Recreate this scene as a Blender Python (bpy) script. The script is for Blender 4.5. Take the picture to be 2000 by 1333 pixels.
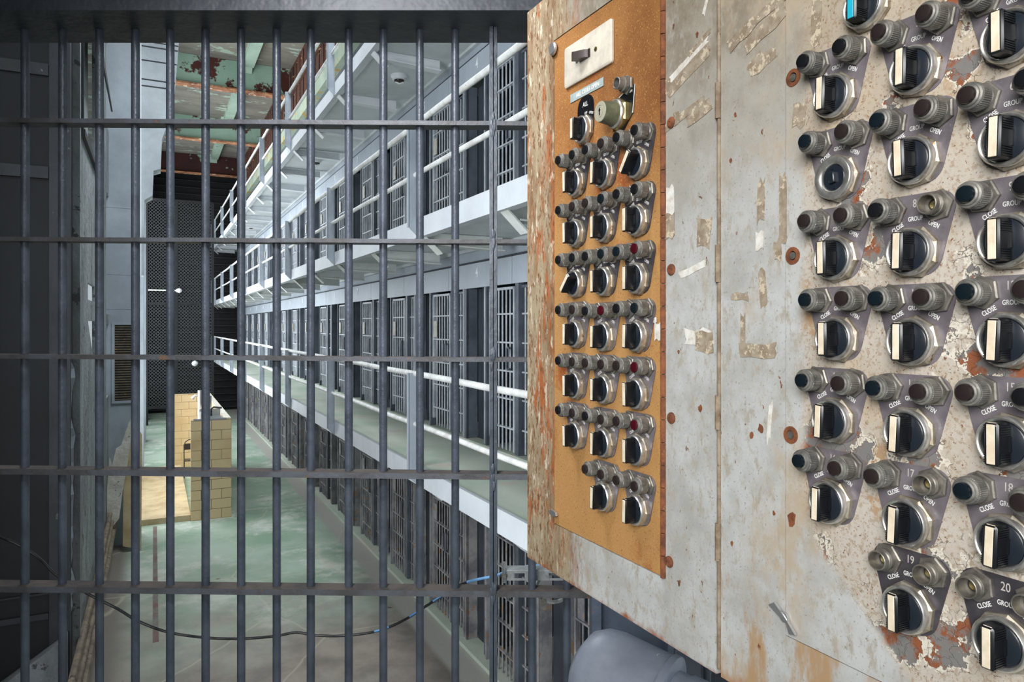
import bpy, math, random
from mathutils import Vector, Matrix
random.seed(7)
PI = math.pi
S = bpy.context.scene
for o in list(bpy.data.objects):
    bpy.data.objects.remove(o)

# ---------------------------------------------------------------- camera, world, lights
# eye at the origin; +Y runs down the cell block, +X towards the cells, z = 0 at eye level
FPX = 1400.0; HY = 636.0
AY = math.atan(700.0 / FPX)
SA, CA = math.sin(AY), math.cos(AY)
cd = bpy.data.cameras.new('camera'); cam = bpy.data.objects.new('camera', cd)
S.collection.objects.link(cam); S.camera = cam
cam.location = (0, 0, 0); cam.rotation_euler = (PI / 2, 0, -AY)
cd.sensor_width = 36; cd.lens = FPX / 2000 * 36; cd.shift_y = -(666.5 - HY) / 2000
cd.clip_start = 0.02; cd.clip_end = 200

S.view_settings.view_transform = 'Standard'; S.view_settings.look = 'None'
S.view_settings.gamma = 1; S.view_settings.exposure = 0.0
S.view_settings.use_curve_mapping = False

w = bpy.data.worlds.new('sky'); S.world = w; w.use_nodes = True
bgn = w.node_tree.nodes['Background']
bgn.inputs[0].default_value = (0.82, 0.93, 1.0, 1); bgn.inputs[1].default_value = 0.55

def area(name, loc, look, sx, sy, power, col=(1, 1, 1), spread=180):
    l = bpy.data.lights.new(name, 'AREA'); l.shape = 'RECTANGLE'; l.size = sx; l.size_y = sy
    l.energy = power; l.color = col; l.spread = math.radians(spread)
    o = bpy.data.objects.new(name, l); S.collection.objects.link(o)
    o.location = loc; d = Vector(look) - Vector(loc)
    o.rotation_euler = d.to_track_quat('-Z', 'Y').to_euler()
    return o
COOL = (0.90, 0.96, 1.0)
# daylight through the tall windows of the outer wall (three bays)
for yy, pw in ((18.75, 620), (25.25, 620), (31.6, 480)):
    area('window_daylight', (-0.70, yy, 1.6), (3, yy, 1.3), 5.0, 9.5, pw, COOL)
area('near_fill_light', (-3.3, 5.0, 0.6), (3.4, 7.4, 0.2), 5.5, 7.0, 530, COOL, 120)  # unseen fill from the left, added to brighten the near cells
# unseen overhead fill, added above the near end of the block
area('overhead_fill_light', (1.0, 12.0, 7.55), (0.7, 13.0, 0), 2.6, 6.5, 850, COOL, 150)
# fill lights added for the cabinet, behind and left of camera, and the bars
area('cabinet_fill_light', (-1.15, -0.75, 0.75), (0.85, 0.75, -0.05), 1.2, 1.2, 18.5, (1.0, 0.985, 0.96), 80)
area('bar_fill_light', (0.0, 1.15, 1.15), (0.65, 2.1, -0.25), 0.4, 0.4, 11, (0.97, 0.98, 1.0), 100)

# ---------------------------------------------------------------- pixel helpers (used to read places off the photo onto real planes)
def ray(px, py):
    return Vector((SA * FPX + CA * (px - 1000), CA * FPX - SA * (px - 1000), HY - py))
def on_x(px, py, X):
    r = ray(px, py); return r * (X / r.x)
def on_y(px, py, Y):
    r = ray(px, py); return r * (Y / r.y)
def on_z(px, py, Z):
    r = ray(px, py); return r * (Z / r.z)

# ---------------------------------------------------------------- mesh helpers
class MB:
    def __init__(s): s.v = []; s.f = []; s.m = []; s.cm = 0
    def add(s, vs, fs):
        n = len(s.v); s.v += [tuple(v) for v in vs]
        for f in fs: s.f.append(tuple(i + n for i in f)); s.m.append(s.cm)
        return s
    def box(s, x0, x1, y0, y1, z0, z1):
        x0, x1 = sorted((x0, x1)); y0, y1 = sorted((y0, y1)); z0, z1 = sorted((z0, z1))
        return s.add([(x0,y0,z0),(x1,y0,z0),(x1,y1,z0),(x0,y1,z0),(x0,y0,z1),(x1,y0,z1),(x1,y1,z1),(x0,y1,z1)],
                     [(0,3,2,1),(4,5,6,7),(0,1,5,4),(1,2,6,5),(2,3,7,6),(3,0,4,7)])
    def cbox(s, x0, x1, y0, y1, z0, z1, c):
        # box with chamfered edges round the z axis and a chamfered front (z1)
        P = [(x0+c,y0),(x1-c,y0),(x1,y0+c),(x1,y1-c),(x1-c,y1),(x0+c,y1),(x0,y1-c),(x0,y0+c)]
        cx, cy = (x0+x1)/2, (y0+y1)/2
        hx, hy = (x1-x0)/2, (y1-y0)/2
        Q = [(cx+(x-cx)*(hx-c)/hx, cy+(y-cy)*(hy-c)/hy) for x, y in P]
        vs = [(x,y,z0) for x,y in P] + [(x,y,z1-c) for x,y in P] + [(x,y,z1) for x,y in Q]
        fs = [tuple(range(7,-1,-1)), tuple(range(16,24))]
        for k in (0, 8):
            for i in range(8): j=(i+1)%8; fs.append((k+i,k+j,k+8+j,k+8+i))
        return s.add(vs, fs)
    def prism(s, poly, a0, a1, axis='z'):
        # poly: 2-D outline (counter-clockwise), extruded along axis
        n = len(poly)
        def mk(p, a):
            if axis == 'z': return (p[0], p[1], a)
            if axis == 'y': return (p[0], a, p[1])
            return (a, p[0], p[1])
        vs = [mk(p, a0) for p in poly] + [mk(p, a1) for p in poly]
        fs = [tuple(range(n-1,-1,-1)), tuple(range(n, 2*n))]
        for i in range(n): j=(i+1)%n; fs.append((i,j,n+j,n+i))
        return s.add(vs, fs)
    def lathe(s, prof, n=24, close0=True, close1=True, knurl=0, ph=0.0, c=(0,0)):
        # prof: (r, z) along local z
        vs = []; fs = []
        for k, (r, z) in enumerate(prof):
            for i in range(n):
                a = 2*PI*i/n + ph
                rr = r * (1 - (knurl if i % 2 else 0))
                vs.append((c[0]+rr*math.cos(a), c[1]+rr*math.sin(a), z))
        for k in range(len(prof)-1):
            for i in range(n):
                j=(i+1)%n; fs.append((k*n+i,k*n+j,(k+1)*n+j,(k+1)*n+i))
        if close0: fs.append(tuple(range(n-1,-1,-1)))
        if close1: fs.append(tuple((len(prof)-1)*n+i for i in range(n)))
        return s.add(vs, fs)
    def tube(s, pts, r, n=8, cap=True):
        pts = [Vector(p) for p in pts]; m = len(pts); vs = []; fs = []
        up = None
        for i, p in enumerate(pts):
            t = (pts[min(i+1,m-1)] - pts[max(i-1,0)]).normalized()
            if up is None:
                up = t.orthogonal().normalized()
            up = (up - t*up.dot(t)).normalized(); b = t.cross(up)
            rr = r[i] if isinstance(r, (list, tuple)) else r
            for k in range(n):
                a = 2*PI*k/n; vs.append(p + up*rr*math.cos(a) + b*rr*math.sin(a))
        for i in range(m-1):
            for k in range(n):
                l=(k+1)%n; fs.append((i*n+k,i*n+l,(i+1)*n+l,(i+1)*n+k))
        if cap: fs.append(tuple(range(n-1,-1,-1))); fs.append(tuple((m-1)*n+k for k in range(n)))
        return s.add(vs, fs)
    def quad(s, a, b, c, d): return s.add([a,b,c,d], [(0,1,2,3)])
    def mesh(s, name, mats, smooth=35):
        me = bpy.data.meshes.new(name); me.from_pydata(s.v, [], s.f)
        mats = mats if isinstance(mats, (list, tuple)) else [mats]
        for m in mats: me.materials.append(m)
        if len(mats) > 1: me.polygons.foreach_set('material_index', s.m)
        if smooth:
            me.polygons.foreach_set('use_smooth', [True]*len(me.polygons))
            me.set_sharp_from_angle(angle=math.radians(smooth))
        me.update(); return me
    def obj(s, name, mats, parent=None, smooth=35, loc=(0,0,0)):
        o = bpy.data.objects.new(name, s.mesh(name, mats, smooth)); S.collection.objects.link(o)
        o.location = loc
        if parent: o.parent = parent
        return o
def tag(o, label, cat, group=None):
    o['label'] = label; o['category'] = cat
    if group: o['group'] = group
    return o
def thing(name, label, cat, loc=(0,0,0), group=None, mat=None):
    o = bpy.data.objects.new(name, None); S.collection.objects.link(o)
    o.empty_display_size = 0.05
    if mat is not None: o.matrix_world = mat
    else: o.location = loc
    return tag(o, label, cat, group)
def struct(o): o['kind'] = 'structure'; return o
def copy_tree(o, parent=None):
    c = o.copy(); S.collection.objects.link(c)
    if parent: c.parent = parent
    for ch in list(o.children): copy_tree(ch, c)
    return c
def rect(poly_w, poly_h, r, cx=0, cy=0, n=5):
    out = []
    for qx, qy, a0 in ((1,-1,-PI/2),(1,1,0),(-1,1,PI/2),(-1,-1,PI)):
        for i in range(n+1):
            a = a0 + PI/2*i/n
            out.append((cx+qx*(poly_w/2-r)+r*math.cos(a), cy+qy*(poly_h/2-r)+r*math.sin(a)))
    return out
# face of the switch cabinet: local x = right as one faces it, y = up, z = out of the face
def face_mat(p, spin=0.0):
    R = Matrix(((0,0,-1,0),(-1,0,0,0),(0,1,0,0),(0,0,0,1)))
    return Matrix.Translation(p) @ R @ Matrix.Rotation(spin, 4, 'Z')

# ---------------------------------------------------------------- materials
def lin(c): return tuple((x/255/12.92 if x/255 <= 0.04045 else ((x/255+0.055)/1.055)**2.4) for x in c) + (1,)
class NT:
    def __init__(s, name):
        s.mat = bpy.data.materials.new(name); s.mat.use_nodes = True
        s.t = s.mat.node_tree; s.b = s.t.nodes['Principled BSDF']
        s.pos = s.t.nodes.new('ShaderNodeNewGeometry').outputs['Position']
    def n(s, k): return s.t.nodes.new(k)
    def l(s, a, b): s.t.links.new(a, b)
    def mapv(s, sc, rot=(0,0,0), loc=(0,0,0)):
        m = s.n('ShaderNodeMapping'); s.l(s.pos, m.inputs[0])
        m.inputs['Scale'].default_value = sc if isinstance(sc, tuple) else (sc,)*3
        m.inputs['Rotation'].default_value = rot; m.inputs['Location'].default_value = loc
        return m.outputs[0]
    def noise(s, sc=5, det=4, rough=0.6, stretch=(1,1,1), loc=(0,0,0)):
        t = s.n('ShaderNodeTexNoise'); s.l(s.mapv(stretch, loc=loc), t.inputs['Vector'])
        t.inputs['Scale'].default_value = sc; t.inputs['Detail'].default_value = det; t.inputs['Roughness'].default_value = rough
        return t.outputs[0]
    def vor(s, sc=5, feat='F1', stretch=(1,1,1), warp=None):
        if warp:
            nz = s.n('ShaderNodeTexNoise'); s.l(s.pos, nz.inputs['Vector']); nz.inputs['Scale'].default_value = sc * 1.3; nz.inputs['Detail'].default_value = 6
            vm = s.n('ShaderNodeVectorMath'); vm.operation = 'MULTIPLY_ADD'; s.l(nz.outputs[1], vm.inputs[0]); vm.inputs[1].default_value = (warp,)*3; s.l(s.pos, vm.inputs[2])
            t = s.n('ShaderNodeTexVoronoi'); t.feature = feat; s.l(vm.outputs[0], t.inputs['Vector']); t.inputs['Scale'].default_value = sc
            return t.outputs['Distance']
        t = s.n('ShaderNodeTexVoronoi'); t.feature = feat; s.l(s.mapv(stretch), t.inputs['Vector']); t.inputs['Scale'].default_value = sc
        return t.outputs['Distance']
    def ramp(s, f, a, b, lo=0.0, hi=1.0):
        r = s.n('ShaderNodeMapRange'); s.l(f, r.inputs[0]); r.interpolation_type = 'SMOOTHSTEP'
        for i, v in zip((1,2,3,4), (a, b, lo, hi)): r.inputs[i].default_value = v
        return r.outputs[0]
    def math(s, op, a, b=0.0):
        m = s.n('ShaderNodeMath'); m.operation = op
        for i, v in enumerate((a, b)):
            if isinstance(v, (int, float)): m.inputs[i].default_value = v
            else: s.l(v, m.inputs[i])
        return m.outputs[0]
    def mix(s, f, a, b):
        m = s.n('ShaderNodeMix'); m.data_type = 'RGBA'
        if isinstance(f, (int, float)): m.inputs[0].default_value = f
        else: s.l(f, m.inputs[0])
        for i, v in ((6, a), (7, b)):
            if isinstance(v, tuple): m.inputs[i].default_value = v if len(v) == 4 else lin(v)
            else: s.l(v, m.inputs[i])
        return m.outputs[2]
    def axis(s, i):
        x = s.n('ShaderNodeSeparateXYZ'); s.l(s.pos, x.inputs[0]); return x.outputs[i]
    def done(s, col, rough=0.6, metal=0.0, bump=None, bs=0.3, bd=0.01, spec=0.5):
        if isinstance(col, tuple): s.b.inputs['Base Color'].default_value = col if len(col) == 4 else lin(col)
        else: s.l(col, s.b.inputs['Base Color'])
        if isinstance(rough, (int, float)): s.b.inputs['Roughness'].default_value = rough
        else: s.l(rough, s.b.inputs['Roughness'])
        if isinstance(metal, (int, float)): s.b.inputs['Metallic'].default_value = metal
        else: s.l(metal, s.b.inputs['Metallic'])
        s.b.inputs['Specular IOR Level'].default_value = spec
        if bump is not None:
            b = s.n('ShaderNodeBump'); s.l(bump, b.inputs['Height']); b.inputs['Strength'].default_value = bs
            b.inputs['Distance'].default_value = bd; s.l(b.outputs[0], s.b.inputs['Normal'])
        return s.mat
def paint(name, c1, c2, sc=3.0, rough=0.5, spots=None, spot_sc=8, spot_at=0.66, bump=0.25, bsc=60, bd=0.003, stretch=(1,1,1), metal=0):
    t = NT(name); c = t.mix(t.ramp(t.noise(sc, 5, 0.65, stretch), 0.35, 0.68), c1, c2)
    if spots:
        c = t.mix(t.ramp(t.noise(spot_sc, 6, 0.7, loc=(3.1,1.7,0.4)), spot_at, spot_at+0.03), c, spots)
    return t.done(c, rough, metal, t.noise(bsc, 3), bump, bd)
def plain(name, c, rough=0.5, metal=0.0, spec=0.5): return NT(name).done(c, rough, metal, spec=spec)

M = {}
M['bar'] = paint('bar_paint', (78,85,97), (58,64,74), 9, 0.36, (96,62,48), 26, 0.70, 0.5, 45, 0.004)
M['flat'] = paint('flat_bar_paint', (88,92,100), (70,68,68), 7, 0.5, (110,84,66), 14, 0.62, 0.6, 40, 0.004)
M['dust'] = paint('dusty_steel', (84,76,70), (58,54,54), 9, 0.8, (150,140,128), 60, 0.72, 0.5, 60, 0.003)
M['lintel'] = paint('lintel_paint', (66,72,80), (50,54,60), 3, 0.5, (120,118,112), 18, 0.74, 0.6, 14, 0.01)
M['white'] = paint('white_paint', (226,228,230), (206,209,212), 1.2, 0.45, (168,150,138), 4, 0.72, 0.2, 30, 0.004)
M['fascia'] = paint('fascia_paint', (206,210,214), (188,192,198), 0.8, 0.45, (176,140,118), 3.5, 0.70, 0.25, 12, 0.006)
M['rail'] = paint('rail_paint', (224,224,222), (192,190,186), 5, 0.5, (150,110,92), 9, 0.655, 0.5, 30, 0.008)
M['post'] = paint('post_paint', (160,168,178), (140,148,158), 2, 0.5, (96,96,98), 20, 0.72, 0.2, 30, 0.004)
M['under'] = paint('soffit_paint', (206,212,214), (188,192,192), 0.9, 0.6, (158,150,132), 2.5, 0.66, 0.3, 10, 0.01)
M['beam'] = paint('beam_paint', (214,217,216), (192,192,182), 1.1, 0.55, (160,156,132), 2.6, 0.64, 0.3, 10, 0.01)
M['header'] = paint('header_paint', (176,184,194), (160,168,178), 0.9, 0.45, (120,112,108), 9, 0.76, 0.15, 20, 0.004)
M['groove'] = plain('groove_shade', (60,64,70), 0.8)
M['gate'] = paint('gate_paint', (188,192,198), (150,156,164), 4, 0.45, (130,100,90), 20, 0.72, 0.3, 40, 0.003)
M['gate_dark'] = paint('gate_frame_paint', (94,100,110), (68,73,82), 2, 0.45, (110,150,142), 10, 0.74, 0.3, 40, 0.003)
M['gate_low'] = paint('ground_gate_paint', (156,154,154), (104,104,110), 3, 0.5, (150,122,100), 5, 0.60, 0.3, 40, 0.003)
M['door_panel'] = paint('cell_panel_paint', (62,67,76), (44,49,57), 1.5, 0.5, (110,150,142), 12, 0.74, 0.2, 20, 0.003)
M['cell'] = paint('cell_wall_paint', (74,84,92), (52,58,64), 1.2, 0.7, (100,128,120), 4, 0.66)
M['teal'] = paint('teal_cell_paint', (150,190,186), (120,160,156), 1.2, 0.7)
M['plate'] = paint('lock_plate_paint', (200,196,186), (176,168,156), 9, 0.6, (160,90,60), 18, 0.66)
M['mark'] = plain('white_number_paint', (236,238,240), 0.6)
M['ivory'] = paint('ivory_plate', (228,220,204), (204,198,186), 25, 0.4, (120,124,132), 40, 0.70, 0.1)
M['brown'] = plain('brown_bakelite', (52,38,34), 0.35)
M['black'] = plain('black_plastic', (22,24,28), 0.32)
M['disc'] = plain('blue_black_plastic', (32,38,47), 0.30)
M['cream'] = paint('cream_inlay', (240,228,206), (222,206,180), 60, 0.45, (120,90,70), 160, 0.70, 0.05)
M['blue'] = plain('blue_inlay', (40,178,206), 0.45)
M['chrome'] = paint('worn_chrome', (232,232,230), (198,194,186), 60, 0.33, (150,120,84), 90, 0.66, 0.15, 200, 0.0006, metal=0.85)
M['nut'] = paint('worn_nickel_nut', (196,188,174), (150,138,118), 50, 0.46, (128,98,62), 60, 0.62, 0.2, 200, 0.0006, metal=0.75)
M['nut2'] = paint('dull_zinc_nut', (148,144,136), (110,106,100), 60, 0.45, (110,84,58), 80, 0.66, 0.2, 300, 0.0005, metal=0.6)
M['collar'] = paint('knurled_collar', (150,148,142), (112,110,106), 90, 0.45, (196,192,184), 260, 0.66, 0.3, 500, 0.0004, metal=0.5)
M['lens_k'] = plain('black_lens', (24,25,28), 0.25)
M['lens_t'] = plain('teal_lens', (20,30,36), 0.2)
M['lens_r'] = plain('dark_red_lens', (72,14,26), 0.18)
M['lens_m'] = plain('maroon_brown_lens', (44,36,36), 0.3)
M['name'] = paint('plum_grey_nameplate', (132,126,132), (108,102,108), 30, 0.4, (160,156,158), 50, 0.68, 0.1, 200, 0.0003, metal=0.25)
M['name_k'] = paint('charcoal_nameplate', (82,78,84), (62,60,66), 30, 0.42, (120,116,112), 60, 0.70, 0.1, 200, 0.0003, metal=0.2)
M['letter'] = plain('white_lettering', (238,238,236), 0.5)
M['engrave'] = plain('pale_grey_engraving', (196,190,186), 0.5)
M['tape'] = paint('embossed_tape', (176,190,190), (158,172,172), 60, 0.4)
M['silver'] = plain('bright_zinc', (206,208,210), 0.3, 0.8)
M['galv'] = paint('galvanised_strut', (176,180,182), (140,144,146), 30, 0.4, metal=0.6)
M['brass'] = paint('tarnished_brass', (176,160,110), (130,120,78), 60, 0.35, (220,210,170), 90, 0.6, 0.2, 200, 0.0006, metal=0.8)
M['olive'] = paint('olive_enamel', (112,114,92), (86,90,70), 60, 0.4, (210,210,196), 200, 0.72)
M['keyface'] = plain('pale_key_face', (176,174,156), 0.45)
M['ruststeel'] = paint('rusty_steel', (140,84,52), (96,56,38), 60, 0.8, (200,150,110), 120, 0.66, 0.6, 150, 0.002)
M['cable'] = paint('black_cable', (26,28,32), (18,20,24), 8, 0.35)
M['cable_highlight'] = paint('blue_cable_highlight', (110,168,220), (70,110,160), 8, 0.35)
M['pipe_grey'] = paint('grey_motor_paint', (140,148,162), (124,132,146), 8, 0.38, (196,206,204), 22, 0.65, 0.3, 30, 0.004)
M['mast'] = paint('mast_paint', (92,102,120), (74,84,100), 4, 0.42, (120,100,70), 16, 0.64, 0.6, 30, 0.006)
M['dark'] = paint('dark_wall_paint', (34,36,40), (26,28,31), 1.0, 0.7, (64,64,66), 6, 0.72, 0.3, 10, 0.01)
M['dark2'] = paint('dark_trim_paint', (56,58,62), (42,44,48), 2.0, 0.6, (112,112,112), 8, 0.66, 0.4, 16, 0.01)
M['plaster'] = paint('flaking_plaster', (148,154,156), (112,116,118), 2.2, 0.8, (84,84,84), 3.2, 0.60, 0.8, 8, 0.03, (1,1,0.4))
M['pilaster'] = paint('pilaster_paint', (148,158,166), (128,136,144), 0.8, 0.6, (104,104,100), 3, 0.68, 0.3, 5, 0.01)
M['pale'] = paint('pale_board_paint', (196,204,210), (172,180,186), 1.2, 0.55, (150,140,130), 3, 0.70)
M['torn'] = paint('torn_plaster_sheet', (206,204,196), (176,172,160), 2.5, 0.8, (80,80,74), 4.5, 0.64, 0.6, 10, 0.02)
M['board'] = paint('yellow_board', (196,178,142), (168,148,114), 2.5, 0.75, (120,98,70), 5, 0.66)
M['grille'] = paint('rusted_grille', (92,82,66), (64,58,48), 9, 0.8, (132,98,56), 5, 0.60)
M['black_steel'] = paint('black_steel', (26,26,28), (16,16,18), 3, 0.7)
M['mesh'] = plain('wire_mesh', (84,86,88), 0.5, 0.3)
M['slat'] = paint('dark_slats', (46,48,50), (30,30,32), 2, 0.6)
M['pipes'] = paint('old_brown_pipe', (128,116,100), (86,76,64), 3, 0.7, (60,52,46), 8, 0.6)
M['red'] = paint('red_floor_paint', (112,84,80), (118,122,112), 5, 0.7)
M['steel'] = plain('stainless_steel', (170,174,176), 0.3, 0.8)
M['chair'] = plain('dark_bronze_enamel', (44,38,36), 0.4, 0.3)
M['girder'] = paint('green_flaking_girder', (160,188,170), (142,172,154), 0.8, 0.7, (78,36,28), 0.9, 0.545, 0.5, 8, 0.02)
M['girder_red'] = paint('red_lead_girder', (66,28,24), (52,22,20), 0.8, 0.8, (140,168,150), 1.1, 0.62, 0.5, 8, 0.02)
M['rustflange'] = paint('rusty_flange', (186,130,92), (104,58,40), 2.2, 0.85, (222,196,170), 5, 0.58, 0.5, 10, 0.02)
M['joist'] = paint('pale_green_joist', (166,188,170), (142,164,148), 1.0, 0.7, (96,72,56), 2.2, 0.62)
M['beige_trim'] = plain('brown_paper_scrap', (178,150,116), 0.8)

def mat_tile():
    t = NT('buff_glazed_tile')
    br = t.n('ShaderNodeTexBrick'); br.inputs['Scale'].default_value = 1.0
    m = t.n('ShaderNodeMapping'); m.vector_type = 'POINT'
    x = t.n('ShaderNodeSeparateXYZ'); t.l(t.pos, x.inputs[0])
    cxy = t.n('ShaderNodeCombineXYZ'); s = t.math('ADD', x.outputs[0], x.outputs[1])
    t.l(s, cxy.inputs[0]); t.l(t.math('ADD', x.outputs[2], 4.12), cxy.inputs[1])
    t.l(cxy.outputs[0], br.inputs['Vector'])
    br.inputs['Brick Width'].default_value = 0.40; br.inputs['Row Height'].default_value = 0.21
    br.inputs['Mortar Size'].default_value = 0.006; br.inputs['Mortar Smooth'].default_value = 0.1
    br.inputs['Color1'].default_value = lin((222,198,156)); br.inputs['Color2'].default_value = lin((214,190,148))
    br.inputs['Mortar'].default_value = lin((120,104,78))
    c = t.mix(t.ramp(t.noise(1.2, 4), 0.4, 0.75), br.outputs[0], (200,172,126))
    return t.done(c, 0.3)
M['tile'] = mat_tile()
def mat_floor():
    t = NT('green_painted_concrete')
    g = t.mix(t.ramp(t.noise(0.7, 5, 0.6), 0.38, 0.66), (164,180,164), (132,158,136))
    g = t.mix(t.ramp(t.noise(0.9, 6, 0.7, loc=(7,2,0)), 0.50, 0.66), g, (196,202,190))
    # bare, worn concrete towards the near end
    near = t.ramp(t.math('ADD', t.axis(1), t.math('MULTIPLY', t.noise(0.6, 5, 0.6, loc=(1,9,0)), 9.0)), 18.6, 13.0)
    g = t.mix(near, g, t.mix(t.ramp(t.noise(1.6, 5), 0.35, 0.7), (150,140,130), (118,110,102)))
    strip = t.ramp(t.axis(0), 3.12, 3.22)
    g = t.mix(strip, g, (168,166,158))
    left = t.ramp(t.axis(0), -0.25, -0.55); g = t.mix(left, g, (112,106,98))
    cr = t.ramp(t.vor(0.4, 'DISTANCE_TO_EDGE', warp=0.5), 0.0, 0.010, 1, 0)
    g = t.mix(t.math('MULTIPLY', cr, 0.4), g, (190,182,164))
    st = t.ramp(t.noise(3.4, 3, 0.5, loc=(2,4,1)), 0.74, 0.78)
    g = t.mix(st, g, (96,66,40))
    return t.done(g, 0.62, 0, t.noise(9, 6), 0.25, 0.02)
M['floor'] = mat_floor()
def mat_deck():
    t = NT('walkway_concrete')
    g = t.mix(t.ramp(t.noise(1.1, 5, 0.6), 0.4, 0.68), (190,196,182), (168,184,166))
    g = t.mix(t.ramp(t.noise(2.2, 4, loc=(4,0,0)), 0.55, 0.7), g, (192,184,170))
    return t.done(g, 0.65, 0, t.noise(9, 5), 0.2, 0.01)
M['deck'] = mat_deck()
def mat_ceiling():
    t = NT('flaking_concrete_ceiling')
    g = t.mix(t.ramp(t.noise(1.5, 6, 0.7, (0.4, 1, 1)), 0.35, 0.7), (134,130,120), (108,104,96))
    g = t.mix(t.ramp(t.noise(1.8, 6, 0.7, (0.5, 1, 1), (2,5,0)), 0.56, 0.60), g, (166,182,166))
    return t.done(g, 0.85, 0, t.noise(6, 6), 0.5, 0.03)
M['ceil'] = mat_ceiling()
def mat_rustwall():
    t = NT('rusted_upper_wall')
    g = t.mix(t.ramp(t.noise(1.0, 5, 0.6), 0.4, 0.65), (82,44,30), (60,34,26))
    g = t.mix(t.ramp(t.noise(5.0, 4, 0.7, (1, 0.6, 1.8)), 0.62, 0.66), g, (196,156,108))
    return t.done(g, 0.85, 0, t.noise(8, 5), 0.6, 0.03)
M['rustwall'] = mat_rustwall()
M['t4head'] = paint('pale_green_header', (178,190,170), (150,166,150), 1.0, 0.6, (186,160,96), 2.4, 0.56)

# cabinet skins -------------------------------------------------
def mat_inner():
    t = NT('rusted_ochre_panel')
    c = t.mix(t.ramp(t.noise(7, 5, 0.65), 0.3, 0.72), (172,120,66), (142,90,48))
    low = t.ramp(t.axis(2), 0.34, 0.12)
    c = t.mix(t.math('MULTIPLY', low, 0.6), c, (202,158,100))
    c = t.mix(t.ramp(t.noise(5, 6, 0.7, loc=(1,1,3)), 0.56, 0.70), c, (158,84,40))
    c = t.mix(t.ramp(t.noise(420, 3, 0.6), 0.58, 0.68), c, (206,158,92))
    c = t.mix(t.ramp(t.noise(330, 3, 0.6, loc=(2,2,2)), 0.60, 0.70), c, (98,56,32))
    c = t.mix(t.ramp(t.noise(420, 2, 0.5, loc=(5,2,2)), 0.73, 0.77), c, (240,224,196))
    return t.done(c, 0.7, 0.1, t.noise(160, 4), 0.45, 0.001)
M['inner'] = mat_inner()
def mat_cab(name, kind):
    t = NT(name)
    grey = t.mix(t.ramp(t.noise(9, 6, 0.7), 0.35, 0.7), (196,198,198), (168,168,164))
    up = t.ramp(t.axis(2), 0.05, 0.45)
    grey = t.mix(t.math('MULTIPLY', up, 0.85), grey, t.mix(t.ramp(t.noise(14, 6, 0.7, loc=(4,0,0)), 0.35, 0.65), (166,158,142), (132,118,96)))
    grey = t.mix(t.ramp(t.noise(60, 6, 0.75, (1, 1, 0.5), (8,1,2)), 0.50, 0.64), grey, (172,166,156))
    grey = t.mix(t.ramp(t.noise(260, 4, 0.6, loc=(1,8,2)), 0.60, 0.70), grey, (150,142,130))
    tan = t.mix(t.ramp(t.noise(18, 6, 0.7, (1, 1, 0.25)), 0.38, 0.66), (168,154,128), (134,108,80))
    grain = t.noise(220, 3, 0.6)
    if kind == 'left':
        far = t.ramp(t.axis(1), 1.02, 1.24)
        pat = t.ramp(t.math('ADD', t.math('MULTIPLY', far, 0.36), t.math('MULTIPLY', t.noise(7, 7, 0.72, (1, 1, 0.35)), 1.0)), 0.58, 0.76)
        c = t.mix(pat, grey, tan)
        c = t.mix(t.math('MULTIPLY', far, t.ramp(t.noise(24, 6, 0.75, (1, 1, 0.2), (3,3,3)), 0.52, 0.60)), c, (168,98,56))
        c = t.mix(t.ramp(t.math('ADD', t.axis(2), t.math('MULTIPLY', t.noise(30, 5), 0.04)), -0.445, -0.462), c, (150,86,48))
        sp = t.ramp(t.noise(70, 5, 0.65, (1, 1, 0.7)), 0.66, 0.69)
        c = t.mix(sp, c, (112,78,58))
        c = t.mix(t.math('MULTIPLY', far, t.ramp(t.noise(150, 5, 0.7, (1, 1, 0.35), (6,3,3)), 0.53, 0.60)), c, (120,82,54))
        c = t.mix(t.math('MULTIPLY', far, t.ramp(t.noise(90, 5, 0.7, (1, 1, 0.3), (6,9,3)), 0.56, 0.64)), c, (206,196,176))
        h = t.noise(90, 4)
        return t.done(c, 0.55, 0.0, h, 0.3, 0.001)
    # right-hand cabinet
    pat = t.ramp(t.noise(6, 7, 0.7, (1, 1, 0.6)), 0.50, 0.66)
    c = t.mix(pat, grey, (184,168,146))
    c = t.mix(t.ramp(t.math('ADD', t.axis(2), t.math('MULTIPLY', t.noise(30, 5), 0.05)), -0.43, -0.455), c, (170,116,70))
    if kind == 'right_frame':
        rl = t.math('MULTIPLY', t.ramp(t.axis(2), -0.24, -0.32), t.ramp(t.noise(12, 5, 0.7, (1, 1.4, 0.4)), 0.46, 0.62))
        c = t.mix(rl, c, (176,146,112))
        sp = t.ramp(t.noise(64, 5, 0.65, (1, 1, 0.6)), 0.66, 0.69)
        c = t.mix(sp, c, (126,78,54))
        return t.done(c, 0.5, 0, t.noise(90, 4), 0.3, 0.001)
    # pitted / speckled zone around the switches, smooth strip beside the seam and along a diagonal at the bottom
    edge = t.math('ADD', t.math('ADD', t.axis(1), t.math('MULTIPLY', t.noise(24, 6, 0.7), 0.03)), t.math('MULTIPLY', t.ramp(t.axis(2), -0.20, -0.42, 0, 0.16), 1.0))
    zone = t.ramp(edge, 0.625, 0.605)
    speck = t.math('MULTIPLY', zone, t.ramp(grain, 0.52, 0.62))
    c = t.mix(t.math('MULTIPLY', zone, 0.45), c, (198,180,156))
    c = t.mix(t.math('MULTIPLY', speck, 0.5), c, (150,122,92))
    c = t.mix(t.math('MULTIPLY', zone, t.ramp(t.noise(300, 3, 0.6, loc=(1,4,2)), 0.62, 0.68)), c, (128,88,60))
    c = t.mix(t.math('MULTIPLY', zone, t.ramp(t.noise(9, 6, 0.7, loc=(9,4,2)), 0.60, 0.66)), c, (176,146,114))
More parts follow.
